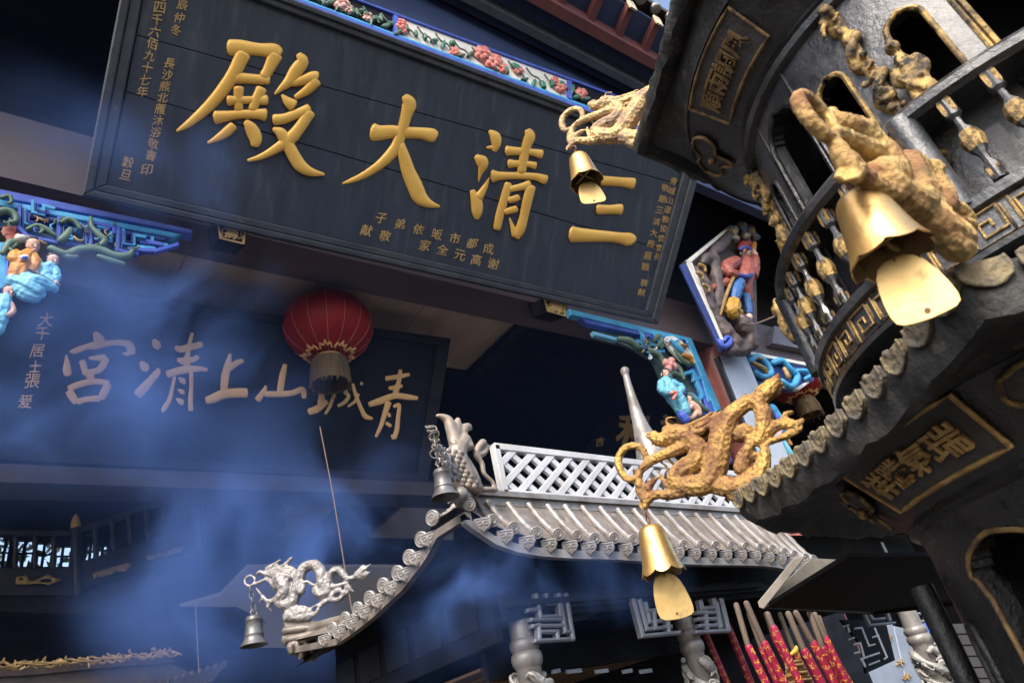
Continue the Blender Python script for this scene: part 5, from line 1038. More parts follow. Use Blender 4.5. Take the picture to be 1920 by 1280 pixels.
mk('beam_moulding', ([(xl-.01, BMY-.014, bt(xl)-.018), (xR, BMY-.014, bt(xR)-.018), (xR, BMY+.1, bt(xR)-.018), (xl-.01, BMY+.1, bt(xl)-.018), (xl-.01, BMY-.014, bt(xl)+.004), (xR, BMY-.014, bt(xR)+.004), (xR, BMY+.1, bt(xR)+.004), (xl-.01, BMY+.1, bt(xl)+.004)], BOXF), BRONZE, pv)
# front slope, its tile rows, caps and drip tiles
cap0 = lathe((0, 0, 0), [(.0, -.012), (.024, -.012), (.0245, .0), (.0215, .0035), (.0195, .001), (.0, .001)], 18, closed=False)
def capmesh():
    g_ = [cap0]; g_.append(tube3([(math.cos(u)*.0125, math.sin(u)*.0125, .002) for u in np.linspace(0, 2*math.pi, 15)], [.0018]*15, 5, 1, False))
    sp = [(math.cos(u)*(.002+.0013*u), math.sin(u)*(.002+.0013*u), .002) for u in np.linspace(.3, 6, 14)]; g_.append(tube3(sp, [.0017]*14, 5, 1)); return join(*g_)
capme = mdata('tile_cap', *capmesh(), BRONZE, 40)
def dripmesh():
    O = [(-.026, .014), (.026, .014), (.028, -.004), (.019, -.021), (.008, -.026), (0, -.034), (-.008, -.026), (-.019, -.021), (-.028, -.004)]
    g_ = [slab([(a, b, 0) for a, b in O], .009, (0, 0, 1), .002)]
    O2 = [(a*.78, b*.78-.001, .001) for a, b in O]; g_.append(tube3(O2+O2[:1], [.0016]*10, 5, 1, False))
    for s in (-1, 1): g_.append(tube3([(s*(.009+.007*math.cos(u)), -.003+.006*math.sin(u), .0015) for u in np.linspace(.5, 5.6, 9)], [.0016]*9, 5, 1))
    g_.append(tube3([(0, .004, .001), (0, -.022, .001)], [.0018, .0012], 5, 1)); return join(*g_)
dripme = mdata('drip_tile', *dripmesh(), BRONZE, 40)
def frame(c, out, up=(0, 0, 1), tilt=0.):
    z = nrm(out); x = nrm(np.cross(up, z)); y = np.cross(z, x)
    if tilt: c_, s_ = math.cos(tilt), math.sin(tilt); y, z = y*c_+z*s_, z*c_-y*s_
    m = np.eye(4); m[:3, 0] = x; m[:3, 1] = y; m[:3, 2] = z; m[:3, 3] = c; return m
CD = np.array([-.42, 0, -.12]); CS = 1.0
def row(c, top, out, parent=pv):
    c = c+rng.normal(size=3)*.0022; top = top+rng.normal(size=3)*.002
    P = [c+(top-c)*t-np.array([0, 0, .012*math.sin(t*math.pi)]) for t in np.linspace(0, 1, 13)]
    rr = [.0115+(.003 if i % 3 == 0 else 0) for i in range(13)]; rr[0] = rr[1] = .018
    t_ = mk('tile_row', tube3(P, rr, 8, 1, False), BRONZE, parent, 40)
    inst('tile_cap', capme, frame(c+nrm(out)*.01, nrm(np.array(out)+CD), tilt=rng.uniform(-.05, .05))@np.diag([CS, CS, 1, 1]), parent)
def lin(pts, t):
    i = min(int(t), len(pts)-2); return pts[i]+(pts[i+1]-pts[i])*(t-i)
out = np.array([0, -1, -.12])
tops = [np.array([max(c[0], xl+.04) if i > 1 else xl+.03+.03*i, BMY-.004, beamz(c[0])+.01]) for i, c in enumerate(fc)]
for i, c in enumerate(fc):
    row(c, tops[i], out)
    if i < len(fc)-1: inst('drip_tile', dripme, frame((c+fc[i+1])/2+np.array([0, -.008, -.036]), nrm(out+CD), tilt=-.15+rng.uniform(-.04, .04))@np.diag([1.2, 1.2, 1, 1]), pv)
V, f = [], []
for c, t in zip(fc, tops):
    for s in (0, .5, 1): V.append(c+(t-c)*s-np.array([0, 0, .014+.012*math.sin(s*math.pi)]))
n = len(fc)
for i in range(n-1):
    for j in range(2): a = i*3+j; f.append([a, a+3, a+4, a+1])
mk('roof_slope', (V, f), BRONZW, pv, 40)
def ribbon(pts, d, z0, z1, nm, mt, th):
    V, f = [], []
    for p in pts:
        for dd, z in ((0, z0), (0, z1), (th, z1), (th, z0)): V.append(p+np.array(d)*dd+np.array([0, 0, z]))
    for i in range(len(pts)-1):
        a = i*4
        for j in range(4): f.append([a+j, a+(j+1) % 4, a+4+(j+1) % 4, a+4+j])
    f += [[0, 1, 2, 3], [len(V)-1, len(V)-2, len(V)-3, len(V)-4]]
    return mk(nm, (V, f), mt, pv, 40)
ribbon([K+np.array([0, 0, .0])]+fc, (0, 1, 0), -.085, -.052, 'eave_board', BRONZE, .03)
# left slope
CD = np.array([0, -.5, -.05]); CS = 1.3; outl = np.array([-1, 0, -.1]); nl = len(lcp)
for i, c in enumerate(lcp):
    row(c, c+np.array([.10, 0, .05]), outl)
    m_ = (c+lcp[i+1])/2 if i < nl-1 else c+np.array([0, .1, .01]); inst('drip_tile', dripme, frame(m_+np.array([-.008, 0, -.03]), nrm(outl+CD), tilt=-.12+rng.uniform(-.05, .05))@np.diag([1.5, 1.25, 1, 1]), pv)
LCn = Pel(545, 1196)
lpath = [K]+lcp+[lcp[-1]*.5+LCn*.5, LCn]
ribbon(lpath, (1, 0, 0), -.075, -.045, 'eave_board', BRONZW, .03)
V, f = [], []
for p in lpath: V += [p+np.array([0, 0, -.012]), p+np.array([.12, 0, .04])]
for i in range(len(lpath)-1): a = i*2; f.append([a, a+2, a+3, a+1])
mk('roof_slope', (V, f), BRONZW, pv, 40)
mk('hip_ridge', tube3([K+np.array([-.01, -.01, .02]), K+np.array([.03, .04, .015]), np.array([xl+.03, BMY+.02, beamz(xl)+.05])], [.03, .034, .03], 10, 3), BRONZE, pv, 50)
mk('hip_ridge', tube3([LCn+np.array([-.01, .02, .0]), LCn+np.array([.1, -.12, .02]), lcp[-1]+np.array([.16, .05, .06])], [.035, .03, .025], 10, 3), BRONZW, pv, 50)
# upturned left corner block with its rolls of tiles
Cb = Pl(LCn, (-1, -1, 0)); ob5, s5 = (440, 900), 3.369
mk('corner_block', pslab(Cb, [(529, 1161), (532, 1152), (566, 1158), (600, 1165), (644, 1158), (640, 1168), (600, 1196), (575, 1225), (566, 1236), (548, 1228), (538, 1212)], .16, 0, .012), BRONZW, pv)
for st in ([(320, 950, 26), (420, 935, 24), (480, 930, 14)], [(335, 1005, 22), (450, 980, 22), (530, 950, 14)], [(350, 1040, 20, 1), (450, 1010, 20), (580, 960, 14)]): mk('tile_roll', ptube(Cb, st, ob5, s5, off=.02), BRONZW, pv, 50)
for st in ([(352, 1050, 26), (358, 1085, 20)], [(395, 1030, 20), (398, 1060, 18)], [(435, 1060, 24), (425, 1105, 22), (412, 1125, 10)], [(455, 1030, 20), (455, 1060, 16)], [(500, 1040, 24), (495, 1075, 22)], [(530, 990, 24), (535, 1010, 20)], [(580, 1000, 26), (582, 1035, 20)], [(610, 940, 26), (612, 960, 22)], [(655, 955, 24), (655, 980, 18)]): mk('corner_drip', ptube(Cb, st, ob5, s5, off=.04), BRONZW, pv, 50)
# soffits, friezes
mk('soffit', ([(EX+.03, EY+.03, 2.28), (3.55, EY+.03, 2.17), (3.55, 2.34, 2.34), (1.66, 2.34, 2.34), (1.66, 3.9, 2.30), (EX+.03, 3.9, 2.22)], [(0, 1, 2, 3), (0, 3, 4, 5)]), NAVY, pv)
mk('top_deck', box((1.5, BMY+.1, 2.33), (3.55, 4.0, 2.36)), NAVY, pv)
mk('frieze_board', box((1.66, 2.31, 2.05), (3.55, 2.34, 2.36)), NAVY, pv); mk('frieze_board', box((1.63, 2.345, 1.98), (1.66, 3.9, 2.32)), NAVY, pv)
mk('black_filler', box((3.552, 2.31, 2.03), (xR, 3.9, 2.372)), TIND, pv)  # added solid black box, keeps this stretch dark and hides the red column
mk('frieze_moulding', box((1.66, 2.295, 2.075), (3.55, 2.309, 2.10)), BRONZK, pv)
Pfz = FY(2.30)
for x in np.arange(1.85, 3.2, .34):
    mk('frieze_panel', box((x, 2.303, 2.12), (x+.28, 2.309, 2.26)), BRONZK, pv); mk('panel_face', box((x+.015, 2.3005, 2.135), (x+.265, 2.3028, 2.245)), NAVY, pv)
for y in np.arange(2.45, 3.7, .3): mk('frieze_panel', box((1.622, y, 2.05), (1.629, y+.24, 2.2)), BRONZK, pv)
mk('inner_board', box((1.7, 2.55, 1.87), (2.95, 2.58, 2.048)), NAVY, pv)
Pin = FY(2.54)
for x0, x1 in ((1035, 1050), (1062, 1090), (1116, 1140), (1168, 1185), (1200, 1222)): mk('painted_slot_light', pslab(Pin, [(x0, 1255), (x1, 1252), (x1+2, 1259), (x0+2, 1262)], .01), PALEB, pv)  # solid pale bars stand in for daylight through small openings
mk('rear_board', box((1.66, 3.85, 0), (FY(3.85)(1612, 1220)[0], 3.9, 2.3)), NAVY, pv); mk('ribbed_ceiling', join(*[box((1.8+.11*i, 2.62, 1.90), (1.86+.11*i, 3.8, 1.915)) for i in range(11)]), mat('brown ribbed tin', (.2, .12, .07), rough=.5), pv); mk('ribbed_ceiling_sheet', box((1.7, 2.6, 1.918), (3.05, 3.84, 1.93)), mat('brown tin sheet', (.14, .085, .05), rough=.5), pv)
# hanging lattice brackets
O7, S7 = (900, 1020), 3.2
c7 = lambda l: [(O7[0]+p[0]/S7, O7[1]+p[1]/S7) for p in l]
Plt = FY(2.275)
LAT = mat('grey blue lattice', (.30, .31, .35), (.22, .23, .27), sc=6, rough=.45, metal=.2, bump=.15)
fret(Plt, pv, [c7(l) for l in ([(525, 300), (566, 562), (345, 574)], [(488, 330), (520, 520), (545, 520)], [(345, 300), (372, 430), (490, 425), (480, 300)], [(405, 300), (412, 352), (470, 348)], [(320, 447), (500, 445)], [(330, 485), (510, 483)], [(360, 480), (365, 560)], [(380, 520), (470, 518), (475, 560)], [(300, 390), (350, 385)],
    [(928, 330), (985, 545), (1200, 525)], [(965, 335), (1008, 505), (1040, 502)], [(1000, 350), (1010, 395), (1080, 388), (1200, 380)], [(1015, 410), (1025, 462), (1090, 455)], [(1050, 395), (1060, 500), (1150, 490)], [(1130, 390), (1140, 520)],
    [(1330, 340), (1340, 380), (1420, 375), (1410, 330)], [(1455, 330), (1500, 512), (1310, 522)], [(1425, 350), (1452, 490)], [(1320, 405), (1430, 405)], [(1320, 445), (1440, 442)], [(1360, 400), (1370, 500)], [(1330, 485), (1450, 480)])], 7.5, LAT, 0, .03, 'lattice_bar')
mk('lattice_rail', box((1.66, 2.266, 2.09), (3.3, 2.29, 2.112)), BRONZK, pv)
# columns with rings and coiled dragon relief
def dcolumn(px, py, rpx, ring_py, lean, label=None, colr=BRONZE):
    Pp = FY(2.36); c = Pp(px, py); r = rpx/F*depth(c); zr = Pp(px+lean*(ring_py-py), ring_py)[2]; x, y = c[0], c[1]
    cc = mk('column', lathe((x, y, 0), [(r, 0), (r, zr-.09), (r*1.02, zr-.088), (r*1.2, zr-.075), (r*1.28, zr-.055), (r*1.2, zr-.036), (r*1.06, zr-.03), (r*1.16, zr-.02), (r*1.23, zr-.004), (r*1.14, zr+.012), (r*1.02, zr+.018), (r*.98, zr+.1), (r*.92, 2.32)], 32), colr, pv, 40, label=label)
    gs = []; zt_ = zr-.10
    for k in range(3):
        gs.append(tube3([(x+(r*1.25)*math.cos(u+k*2.1), y+(r*1.25)*math.sin(u+k*2.1), zt_-.02-u*.055) for u in np.linspace(0, 9, 40)], [r*.34+.1*r*math.sin(q_*.8) for q_ in range(40)], 8, 1))
    for k in range(60):
        u = rng.uniform(0, 6.28); z = zt_-rng.uniform(0, .45); P = [(x+r*s*math.cos(u+d_), y+r*s*math.sin(u+d_), z+dz) for s, d_, dz in ((1.2, 0, 0), (1.5, .25, .012), (1.65, .5, -.004), (1.5, .75, -.03), (1.7, .95, -.012))]; gs.append(tube3(P, [r*.13, r*.15, r*.14, r*.11, r*.05], 7, 2))
    for k in range(10): u = rng.uniform(0, 6.28); gs.append(ball((x+1.4*r*math.cos(u), y+1.4*r*math.sin(u), zt_-rng.uniform(.0, .4)), r*.3))
    remesh(mk('dragon_relief', join(*gs), mat('pale dragon relief', (.42, .41, .39), (.25, .24, .22), sc=20, rough=.5, metal=.15, bump=.4, bsc=60) if not bpy.data.materials.get('pale dragon relief') else bpy.data.materials['pale dragon relief'], cc), .0032, .003, .012, 1)
dcolumn(972, 1150, 23, 1206, .25); dcolumn(1283, 1165, 18, 1188, .3); dcolumn(1706, 1160, 17, 1180, .45)
# parapet lattice above the beam
Pp = FY(BMY+.03); TLp, TRp, BRp, BLp = [np.array(p, float) for p in ((925, 832), (1640, 914), (1640, 973), (946, 922))]
def pp(u, v): return tuple((TLp*(1-u)+TRp*u)*(1-v)+(BLp*(1-u)+BRp*u)*v)
W0, W1 = Pp(*BLp), Pp(*BRp); ztop0, ztop1 = Pp(*TLp)[2], Pp(*TRp)[2]
x0, x1 = W0[0], W1[0]; zb0, zb1 = W0[2]-.004, W1[2]-.004
def wp(s, v): z0 = zb0+(zb1-zb0)*s; z1 = ztop0+(ztop1-ztop0)*s; return np.array([x0+(x1-x0)*s, BMY+.03, z0+(z1-z0)*v])
Hh = ztop0-zb0; Lx = x1-x0
LATW = mat('pale grey parapet', (.60, .61, .63), (.48, .48, .50), (.55, .51, .45), sc=4, rough=.45, metal=.1, bump=.12, sc3=7)
def bar(a, b, w_, th, nm):
    d = nrm(b-a); n2 = nrm(np.cross(d, [0, 1, 0]))*w_/2
    return mk(nm, slab([a+n2, b+n2, b-n2, a-n2], th, (0, -1, 0), .002), LATW, pp_)
pp_ = fgroup(pv, ((x0+x1)/2, BMY, zb0), 'lattice_parapet')
bar(wp(0, .97), wp(1, .97), .030, .035, 'rail'); bar(wp(0, .03), wp(1, .03), .022, .035, 'rail'); bar(wp(.003, 0), wp(.003-.0, 1), .030, .036, 'rail')
pitchx = .108; run = .24
k = 0
for j, dr in enumerate((1, -1)):
    s = -3*pitchx-run
    while s < Lx+run:
        a_x, b_x = s, s+dr*run; va, vb = 0., 1.
        lo_, hi_ = 0.01, Lx
        if a_x < lo_ and b_x < lo_ or a_x > hi_ and b_x > hi_: s += pitchx; continue
        for lim in (lo_, hi_):
            for _ in (0,):
                t = (lim-a_x)/(b_x-a_x)
                if 0 < t < 1:
                    if (a_x < lo_) or (a_x > hi_): va = max(va, t)
                    else: vb = min(vb, t)
        if vb-va > .08:
            A = wp((a_x+(b_x-a_x)*va)/Lx, .05+.9*va); B = wp((a_x+(b_x-a_x)*vb)/Lx, .05+.9*vb)
            A[1] += .004+.003*j; B[1] += .004+.003*j; bar(A, B, .029, .018, 'lattice_bar')
        s += pitchx
# finial
Pfn = FY(2.95)
fin = remesh(mk('finial', join(*[ptube(Pfn, s, OR_, S2, 16, 4) for s in ([(457, 838, 24), (458, 850, 22)], [(458, 845, 17), (472, 900, 18), (500, 1000, 26), (528, 1090, 36), (556, 1170, 54), (590, 1250, 80), (612, 1310, 100), (640, 1360, 110), (660, 1400, 80)])]), BRONZE, pv), .01, 0, .05, 3)
# fish at the ridge end
Pfi = FY(2.12); O4, S4 = (780, 760), 2.667
fish = remesh(mk('ridge_fish', join(*[ptube(Pfi, s, O4, S4, 10, 3) for s in ([(240, 175, 42), (205, 235, 52), (215, 310, 66), (255, 380, 64), (300, 410, 40)], [(200, 190, 38), (178, 120, 32), (160, 75, 26), (130, 55, 16), (104, 50, 8)], [(200, 150, 30), (205, 100, 26), (210, 70, 14)], [(225, 160, 28), (240, 120, 26), (262, 105, 20), (274, 118, 10)], [(245, 185, 40), (268, 205, 26, .6)], [(178, 180, 12, 1), (195, 190, 12, 2.5), (215, 195, 8, 3)],
    [(335, 185, 22), (310, 215, 20), (300, 245, 16), (340, 240, 14), (360, 205, 10), (372, 200, 6)], [(260, 270, 12, 2.5), (290, 330, 16, 2), (310, 380, 18, 1.5)], [(300, 250, 16), (330, 290, 14), (340, 340, 12), (380, 380, 12), (395, 410, 12)], [(340, 420, 16), (400, 420, 14)])]), SCALE, pv), .0055, 0, .03, 1)
for r_ in range(8):                                                 # overlapping scales
    for c_ in range(5):
        x, y = 165+c_*31+(15 if r_ % 2 else 0)+r_*7, 225+r_*24+c_*4
        if math.hypot(x-(215+ (y-310)*.4), 0) > 62: continue
        P = Pfi(O4[0]+x/S4, O4[1]+y/S4, .055*math.sqrt(max(.05, 1-((x-(215+(y-310)*.4))/78)**2))); mk('fish_scale', ball(P, .0125, 8, (1, .45, .9)), SCALE, pv, 60)

# grey dragons at two corners with their bells
DG = [[(95, 600, 9), (68, 620, 9), (66, 650, 10), (92, 668, 10), (122, 650, 9), (125, 615, 9), (100, 600, 9)], [(130, 655, 10), (160, 640, 12), (200, 628, 13), (240, 640, 18)], [(145, 590, 13), (160, 575, 12), (185, 585, 15), (215, 590, 24), (245, 590, 34), (280, 590, 40)], [(205, 555, 16), (235, 545, 22), (260, 525, 12), (285, 505, 9), (300, 510, 5)], [(285, 555, 16), (320, 530, 14), (345, 505, 14), (362, 488, 11)], [(270, 550, 18), (320, 550, 16), (370, 555, 10), (390, 565, 5)], [(300, 575, 22), (350, 575, 16), (395, 590, 8)], [(290, 600, 20, 1), (340, 605, 16, 1), (390, 620, 8, .5)],
 [(230, 650, 16, 1), (255, 680, 14, 1), (260, 700, 8, .8)], [(280, 610, 46), (300, 660, 48), (330, 690, 40)], [(310, 650, 46), (320, 700, 44), (290, 740, 40), (280, 770, 34), (320, 785, 34), (365, 770, 36), (385, 720, 38), (400, 660, 38), (410, 610, 38), (430, 565, 36), (465, 538, 34), (505, 538, 34), (535, 565, 38), (552, 610, 40), (560, 660, 38), (575, 700, 30)],
 [(510, 690, 28), (545, 720, 34), (580, 705, 30), (595, 660, 30), (600, 610, 28), (622, 575, 26), (655, 565, 25), (685, 590, 24), (712, 620, 20), (745, 615, 18), (775, 600, 20)], [(760, 610, 20), (800, 580, 22), (835, 550, 12), (864, 524, 4)], [(770, 610, 18), (820, 600, 18), (860, 575, 5)], [(760, 615, 16), (800, 620, 12), (830, 615, 5)], [(765, 590, 14), (800, 550, 10), (815, 530, 4)],
 [(595, 670, 22), (650, 665, 16), (705, 650, 13), (715, 690, 12), (740, 695, 8), (758, 700, 4)], [(700, 660, 12), (715, 710, 10), (705, 728, 5)], [(705, 650, 12), (735, 680, 9), (750, 712, 4)], [(265, 750, 24), (215, 765, 16), (180, 735, 12), (150, 700, 9), (135, 680, 7)], [(190, 745, 12), (165, 755, 8), (155, 775, 4)], [(225, 765, 14), (215, 800, 9), (238, 830, 4)], [(210, 770, 10), (200, 800, 5)],
 [(395, 690, 24, 1), (425, 700, 24, 1), (430, 670, 18, 1), (405, 665, 14, 1), (395, 685, 10, 1.4)], [(420, 650, 14, 1.5), (460, 640, 12, 1.5), (500, 660, 10, 1.5), (540, 650, 7, 1)],
 [(370, 760, 12), (372, 800, 12), (365, 840, 14)], [(330, 835, 22), (390, 815, 26), (440, 810, 22), (480, 825, 16)], [(380, 850, 18, 1), (410, 830, 16, 1), (440, 840, 12, 1), (420, 862, 12, 1)], [(440, 850, 24), (490, 850, 18), (520, 830, 14), (545, 785, 13), (600, 755, 15), (650, 755, 18), (690, 715, 15), (660, 695, 14), (620, 715, 16), (615, 745, 15)], [(470, 810, 8), (520, 785, 8), (560, 760, 9)], [(330, 860, 34), (400, 865, 34), (470, 868, 20)]]
for k in range(10): t = k/9.; DG.append([(405+math.sin(t*1.5)*150-5*(1-t), 600-math.sin(t*3.0)*95*.62-22, 9), (402+math.sin(t*1.5)*152, 600-math.sin(t*3.0)*95*.62-44, 4)])
gdr = remesh(mk('corner_dragon', join(*[ptube(Cb, s, ob5, s5, 9, 3) for s in DG]), mat('scaled grey bronze', (.29, .275, .27), (.17, .155, .15), (.36, .31, .26), sc=12, rough=.45, metal=.2, vor=.6, vsc=42, bump=.3, bsc=60, sc3=9), pv), .006, .004, .03, 1, (.02, .003))
sN = .36; gd2 = gdr.copy(); COL.objects.link(gd2); gd2.parent = pv
anc = np.array(Cb(565, 1158)); tgt = np.array(Pe(852, 905))-np.array([0.03, 0.03, 0])
wp0 = Vector(tuple(np.array(wl(pv))))
gd2.matrix_basis = Matrix.Translation(Vector(tuple(tgt))-wp0)@Matrix.Rotation(math.radians(82), 4, 'Z')@Matrix.Rotation(math.radians(0), 4, 'Y')@Matrix.Scale(sN, 4)@Matrix.Translation(wp0-Vector(tuple(anc)))
for m_ in gd2.modifiers: pass
def temple_bell(top, r, h, label, ring):
    t = thing('temple_bell', top, label, 'bell', 'grey bells on the pavilion corners'); x, y, z = top
    prof = [(.001, .0), (.3, -.01), (.5, -.04), (.56, -.10), (.58, -.14), (.62, -.16), (.62, -.19), (.585, -.21), (.61, -.45), (.64, -.60), (.69, -.63), (.69, -.68), (.66, -.70), (.73, -.82), (.90, -.93), (1.0, -1.0), (.97, -1.01), (.86, -.95), (.68, -.8), (.5, -.2), (.001, -.1)]
    mk('bell_body', lathe(top, [(a*r, b*h) for a, b in prof], 36, closed=False), BRONZD, t, 50)
    mk('bell_loop', tube3([(x+math.cos(u)*r*.22, y, z+r*.16+math.sin(u)*r*.22) for u in np.linspace(0, 6.283, 13)], [r*.06]*13, 6, 1, False), BRONZD, t)
    a, b = np.array(ring, float), np.array(top)+np.array([0, 0, r*.3]); L = np.linalg.norm(b-a); n = max(2, int(L/(r*.42))); d = (b-a)/L; e1 = nrm(np.cross(d, [.4, 1, .2])); e2 = np.cross(d, e1)
    for k in range(n):
        c_ = a+d*L*(k+.5)/n; e = e1 if k % 2 else e2; mk('chain_link', tube3([c_+e*math.cos(u)*r*.17+d*math.sin(u)*r*.3 for u in np.linspace(0, 6.283, 11)], [r*.05]*11, 5, 1, False), BRONZD, t)
    return t
tp = Cb(476, 1152); w0 = 25/F*depth(tp); hz_ = abs(Cb(476, 1152)[2]-Cb(486, 1207)[2]); temple_bell(tp, w0, hz_, 'grey temple bell hanging from the scaled dragon at the smoky left corner', Cb(469, 1098))
Pnb = Pl(K+np.array([-.06, -.06, 0]), (-.7, -.7, 0)); tp2 = Pnb(827, 878); w2 = 27/F*depth(tp2); h2 = abs(tp2[2]-Pnb(837, 932)[2]); temple_bell(tp2, w2, h2, 'grey temple bell hanging in front of the scaled ridge fish', Pnb(812, 812))
# bundle of chain loops round the near dragon
for k in range(16):
    x, y = 806+rng.uniform(-7, 9)+k*1.4, 800+k*4.6; c_ = Pnb(x, y); s_ = depth(c_)/F
    e1, e2 = nrm(rng.normal(size=3)), None; e2 = nrm(np.cross(e1, rng.normal(size=3)))
    mk('chain_loop', tube3([c_+e1*math.cos(u)*8*s_+e2*math.sin(u)*9*s_ for u in np.linspace(0, 6.283, 13)], [1.5*s_]*13, 5, 1, False), BRONZE, pv)

# ---------------------------------------------------------------- incense, lattice panel and bright corner at lower right
O8, S8 = (1400, 1020), 3.692
c8 = lambda l: [(O8[0]+p[0]/S8, O8[1]+p[1]/S8) for p in l]
Pis = FY(2.0)
STK = [(c7([(1300, 330)])[0], c7([(1348, 525)])[0], c7([(1500, 870)])[0], 6, 'leftmost magenta incense stick, half hidden by the dragon column'),
 (c7([(1440, 330)])[0], c7([(1492, 500)])[0], c7([(1640, 870)])[0], 7, 'magenta incense stick just right of the second dragon column lattice'),
 (c7([(1538, 362)])[0], c7([(1612, 615)])[0], c7([(1735, 870)])[0], 7.5, 'magenta incense stick with the leftmost long bare wooden end'),
 (c7([(1598, 352)])[0], c7([(1705, 592)])[0], c7([(1845, 870)])[0], 8, 'thick magenta incense stick with curved bare wooden end'),
 (c8([(145, 480)])[0], c8([(185, 575)])[0], c8([(385, 990)])[0], 7.5, 'magenta incense stick with the shortest bare wooden end'),
 (c8([(288, 478)])[0], c8([(400, 735)])[0], c8([(535, 990)])[0], 8, 'magenta incense stick right of the gold paper tower'),
 (c8([(340, 472)])[0], c8([(460, 682)])[0], c8([(620, 990)])[0], 8, 'magenta incense stick crossing in front of its right neighbours'),
 (c8([(438, 474)])[0], c8([(530, 722)])[0], c8([(680, 990)])[0], 8, 'magenta incense stick second from the black lattice panel'),
 (c8([(472, 480)])[0], c8([(548, 645)])[0], c8([(715, 990)])[0], 6, 'rightmost magenta incense stick beside the black lattice panel')]
STK += [((1404, 1150), (1428, 1214), (1462, 1290), 6.5, 'dark magenta incense stick behind the two curved ones'), ((1436, 1150), (1450, 1190), (1500, 1290), 6.5, 'slim magenta incense stick hidden behind the short topped one'),
 ((1462, 1150), (1490, 1222), (1526, 1290), 6, 'slim magenta incense stick just left of the gold paper tower'), ((1536, 1156), (1561, 1225), (1600, 1290), 5.5, 'thinnest magenta incense stick in the right hand cluster')]
for k, (a, b, c_, r_, lab) in enumerate(STK):
    pl = FY(1.93+.03*((k*5) % 4)+(.5 if k < 2 else .2 if k > 8 else 0)); base = pl(*c_); t = thing('incense_stick', base, lab, 'incense stick', 'big magenta incense sticks in the pavilion')
    mk('wooden_core', ptube(pl, [(a[0], a[1], r_*.72), ((a[0]+b[0])/2-.5, (a[1]+b[1])/2, r_*.72), (b[0], b[1]+2, r_*.7)], seg=10), STICK, t, 60)
    foot = base+(base-pl(*b))*.6
    P = [pl(*b), (pl(*b)+base)/2, base, foot]; rr = r_/F*depth(base); mk('paper_wrap', tube3(P, [rr, rr*1.03, rr*1.03, rr], 12, 2), INCR, t, 50)
    gs = []
    d = nrm(base-pl(*b)); L = np.linalg.norm(foot-pl(*b)); vw = nrm(CAM-base); sd_ = nrm(np.cross(d, vw)); fr_ = nrm(np.cross(sd_, d)); 
    if np.dot(fr_, vw) < 0: fr_ = -fr_
    s = .02
    while s < L*.62:
        for m_ in range(5):
            th = rng.uniform(-.9, .9); c0 = pl(*b)+d*(s+rng.uniform(-.4, .4)*rr*1.3); al = rng.uniform(0, 3.14); q0 = []
            for e_ in (-.4, 0, .4):
                th2 = th+math.cos(al)*e_*.9; q0.append(c0+d*math.sin(al)*e_*rr+(sd_*math.sin(th2)+fr_*math.cos(th2))*rr*1.035)
            gs.append(tube3(q0, [rr*.062]*3, 4, 1))
        s += rr*2.3
    tag(mk('yellow_print', join(*gs), INCG, t), kind='stuff')
gp = thing('paper_tower', FY(2.06)(1510, 1270), 'gold paper tower between the magenta incense sticks', 'paper tower'); Pg = FY(2.06)
for k in range(7): y = 1236+k*7; w_ = 9+k*.8; x = 1497+k*3.1; mk('paper_tier', pslab(Pg, [(x-w_, y), (x+w_*.8, y-2), (x+w_*.8+2, y+5), (x-w_+2, y+6)], .05+.006*k, .01*(k % 2), .006), GOLDS, gp)
mk('paper_flame', ptube(Pg, [(1484, 1225, 3), (1492, 1219, 5), (1493, 1212, 3)]), LEAF, gp, 60); mk('paper_flame', ptube(Pg, [(1494, 1222, 4), (1498, 1229, 3)]), LEAF, gp, 60)
# lattice panel of black plate
Plp = FY(2.9); lp_ = thing('lattice_panel', Plp(1640, 1230), 'black lattice plate with white fret pattern by the third dragon column', 'lattice panel')
mk('plate', pslab(Plp, c8([(655, 520), (960, 520), (1028, 800), (830, 890), (800, 700)]), .02), NAVY, lp_)
fret(Plp, lp_, [c8(l) for l in ([(680, 565), (708, 555)], [(700, 560), (715, 600)], [(755, 580), (800, 575), (850, 700), (890, 690)], [(715, 655), (745, 645)], [(752, 690), (785, 682)], [(755, 750), (785, 742)], [(800, 790), (920, 750)], [(800, 790), (825, 840)], [(855, 830), (920, 805)], [(890, 580), (975, 780), (960, 790)], [(880, 640), (915, 630)], [(790, 680), (815, 770)])], 3.6, mat('white fret', (.7, .7, .68), rough=.5), .004, .006, 'fret_bar')  # white bars stand in for daylight through the gaps of the plate
Plu = FY(2.7); fret(Plu, lp_, [c8(l) for l in ([(815, 462), (860, 555), (1030, 540)], [(850, 465), (880, 515), (960, 508)], [(880, 470), (980, 468), (1000, 520)], [(1130, 440), (1150, 535), (1252, 528), (1225, 440)], [(1150, 480), (1220, 475)])], 4.5, LAT, .0, .02, 'lattice_bar')
Pq5 = FY(4.6)
PALED = mat('pale blue grey board', (.25, .29, .35), (.2, .24, .3), sc=3, rough=.5)
pw = thing('pale_hoarding', Pq5(1690, 1250), 'pale blue grey boards with gold marks behind the third dragon column', 'hoarding')
for pts in ([(930, 540), (1010, 540), (1110, 990), (800, 990), (810, 900)], [(1016, 560), (1180, 600), (1320, 990), (1116, 990)]): mk('board', pslab(Pq5, c8(pts), .05, 0, .01), PALED, pw)
for ch, x, y, s_ in (('大', 1065, 815, 52), ('永', 1110, 912, 54), ('天', 985, 640, 44)): inscription('gold_character', Pq5, [(ch, O8[0]+x/S8, O8[1]+y/S8, s_/S8)], LEAFD, pw, (1, .3), .02, .03)
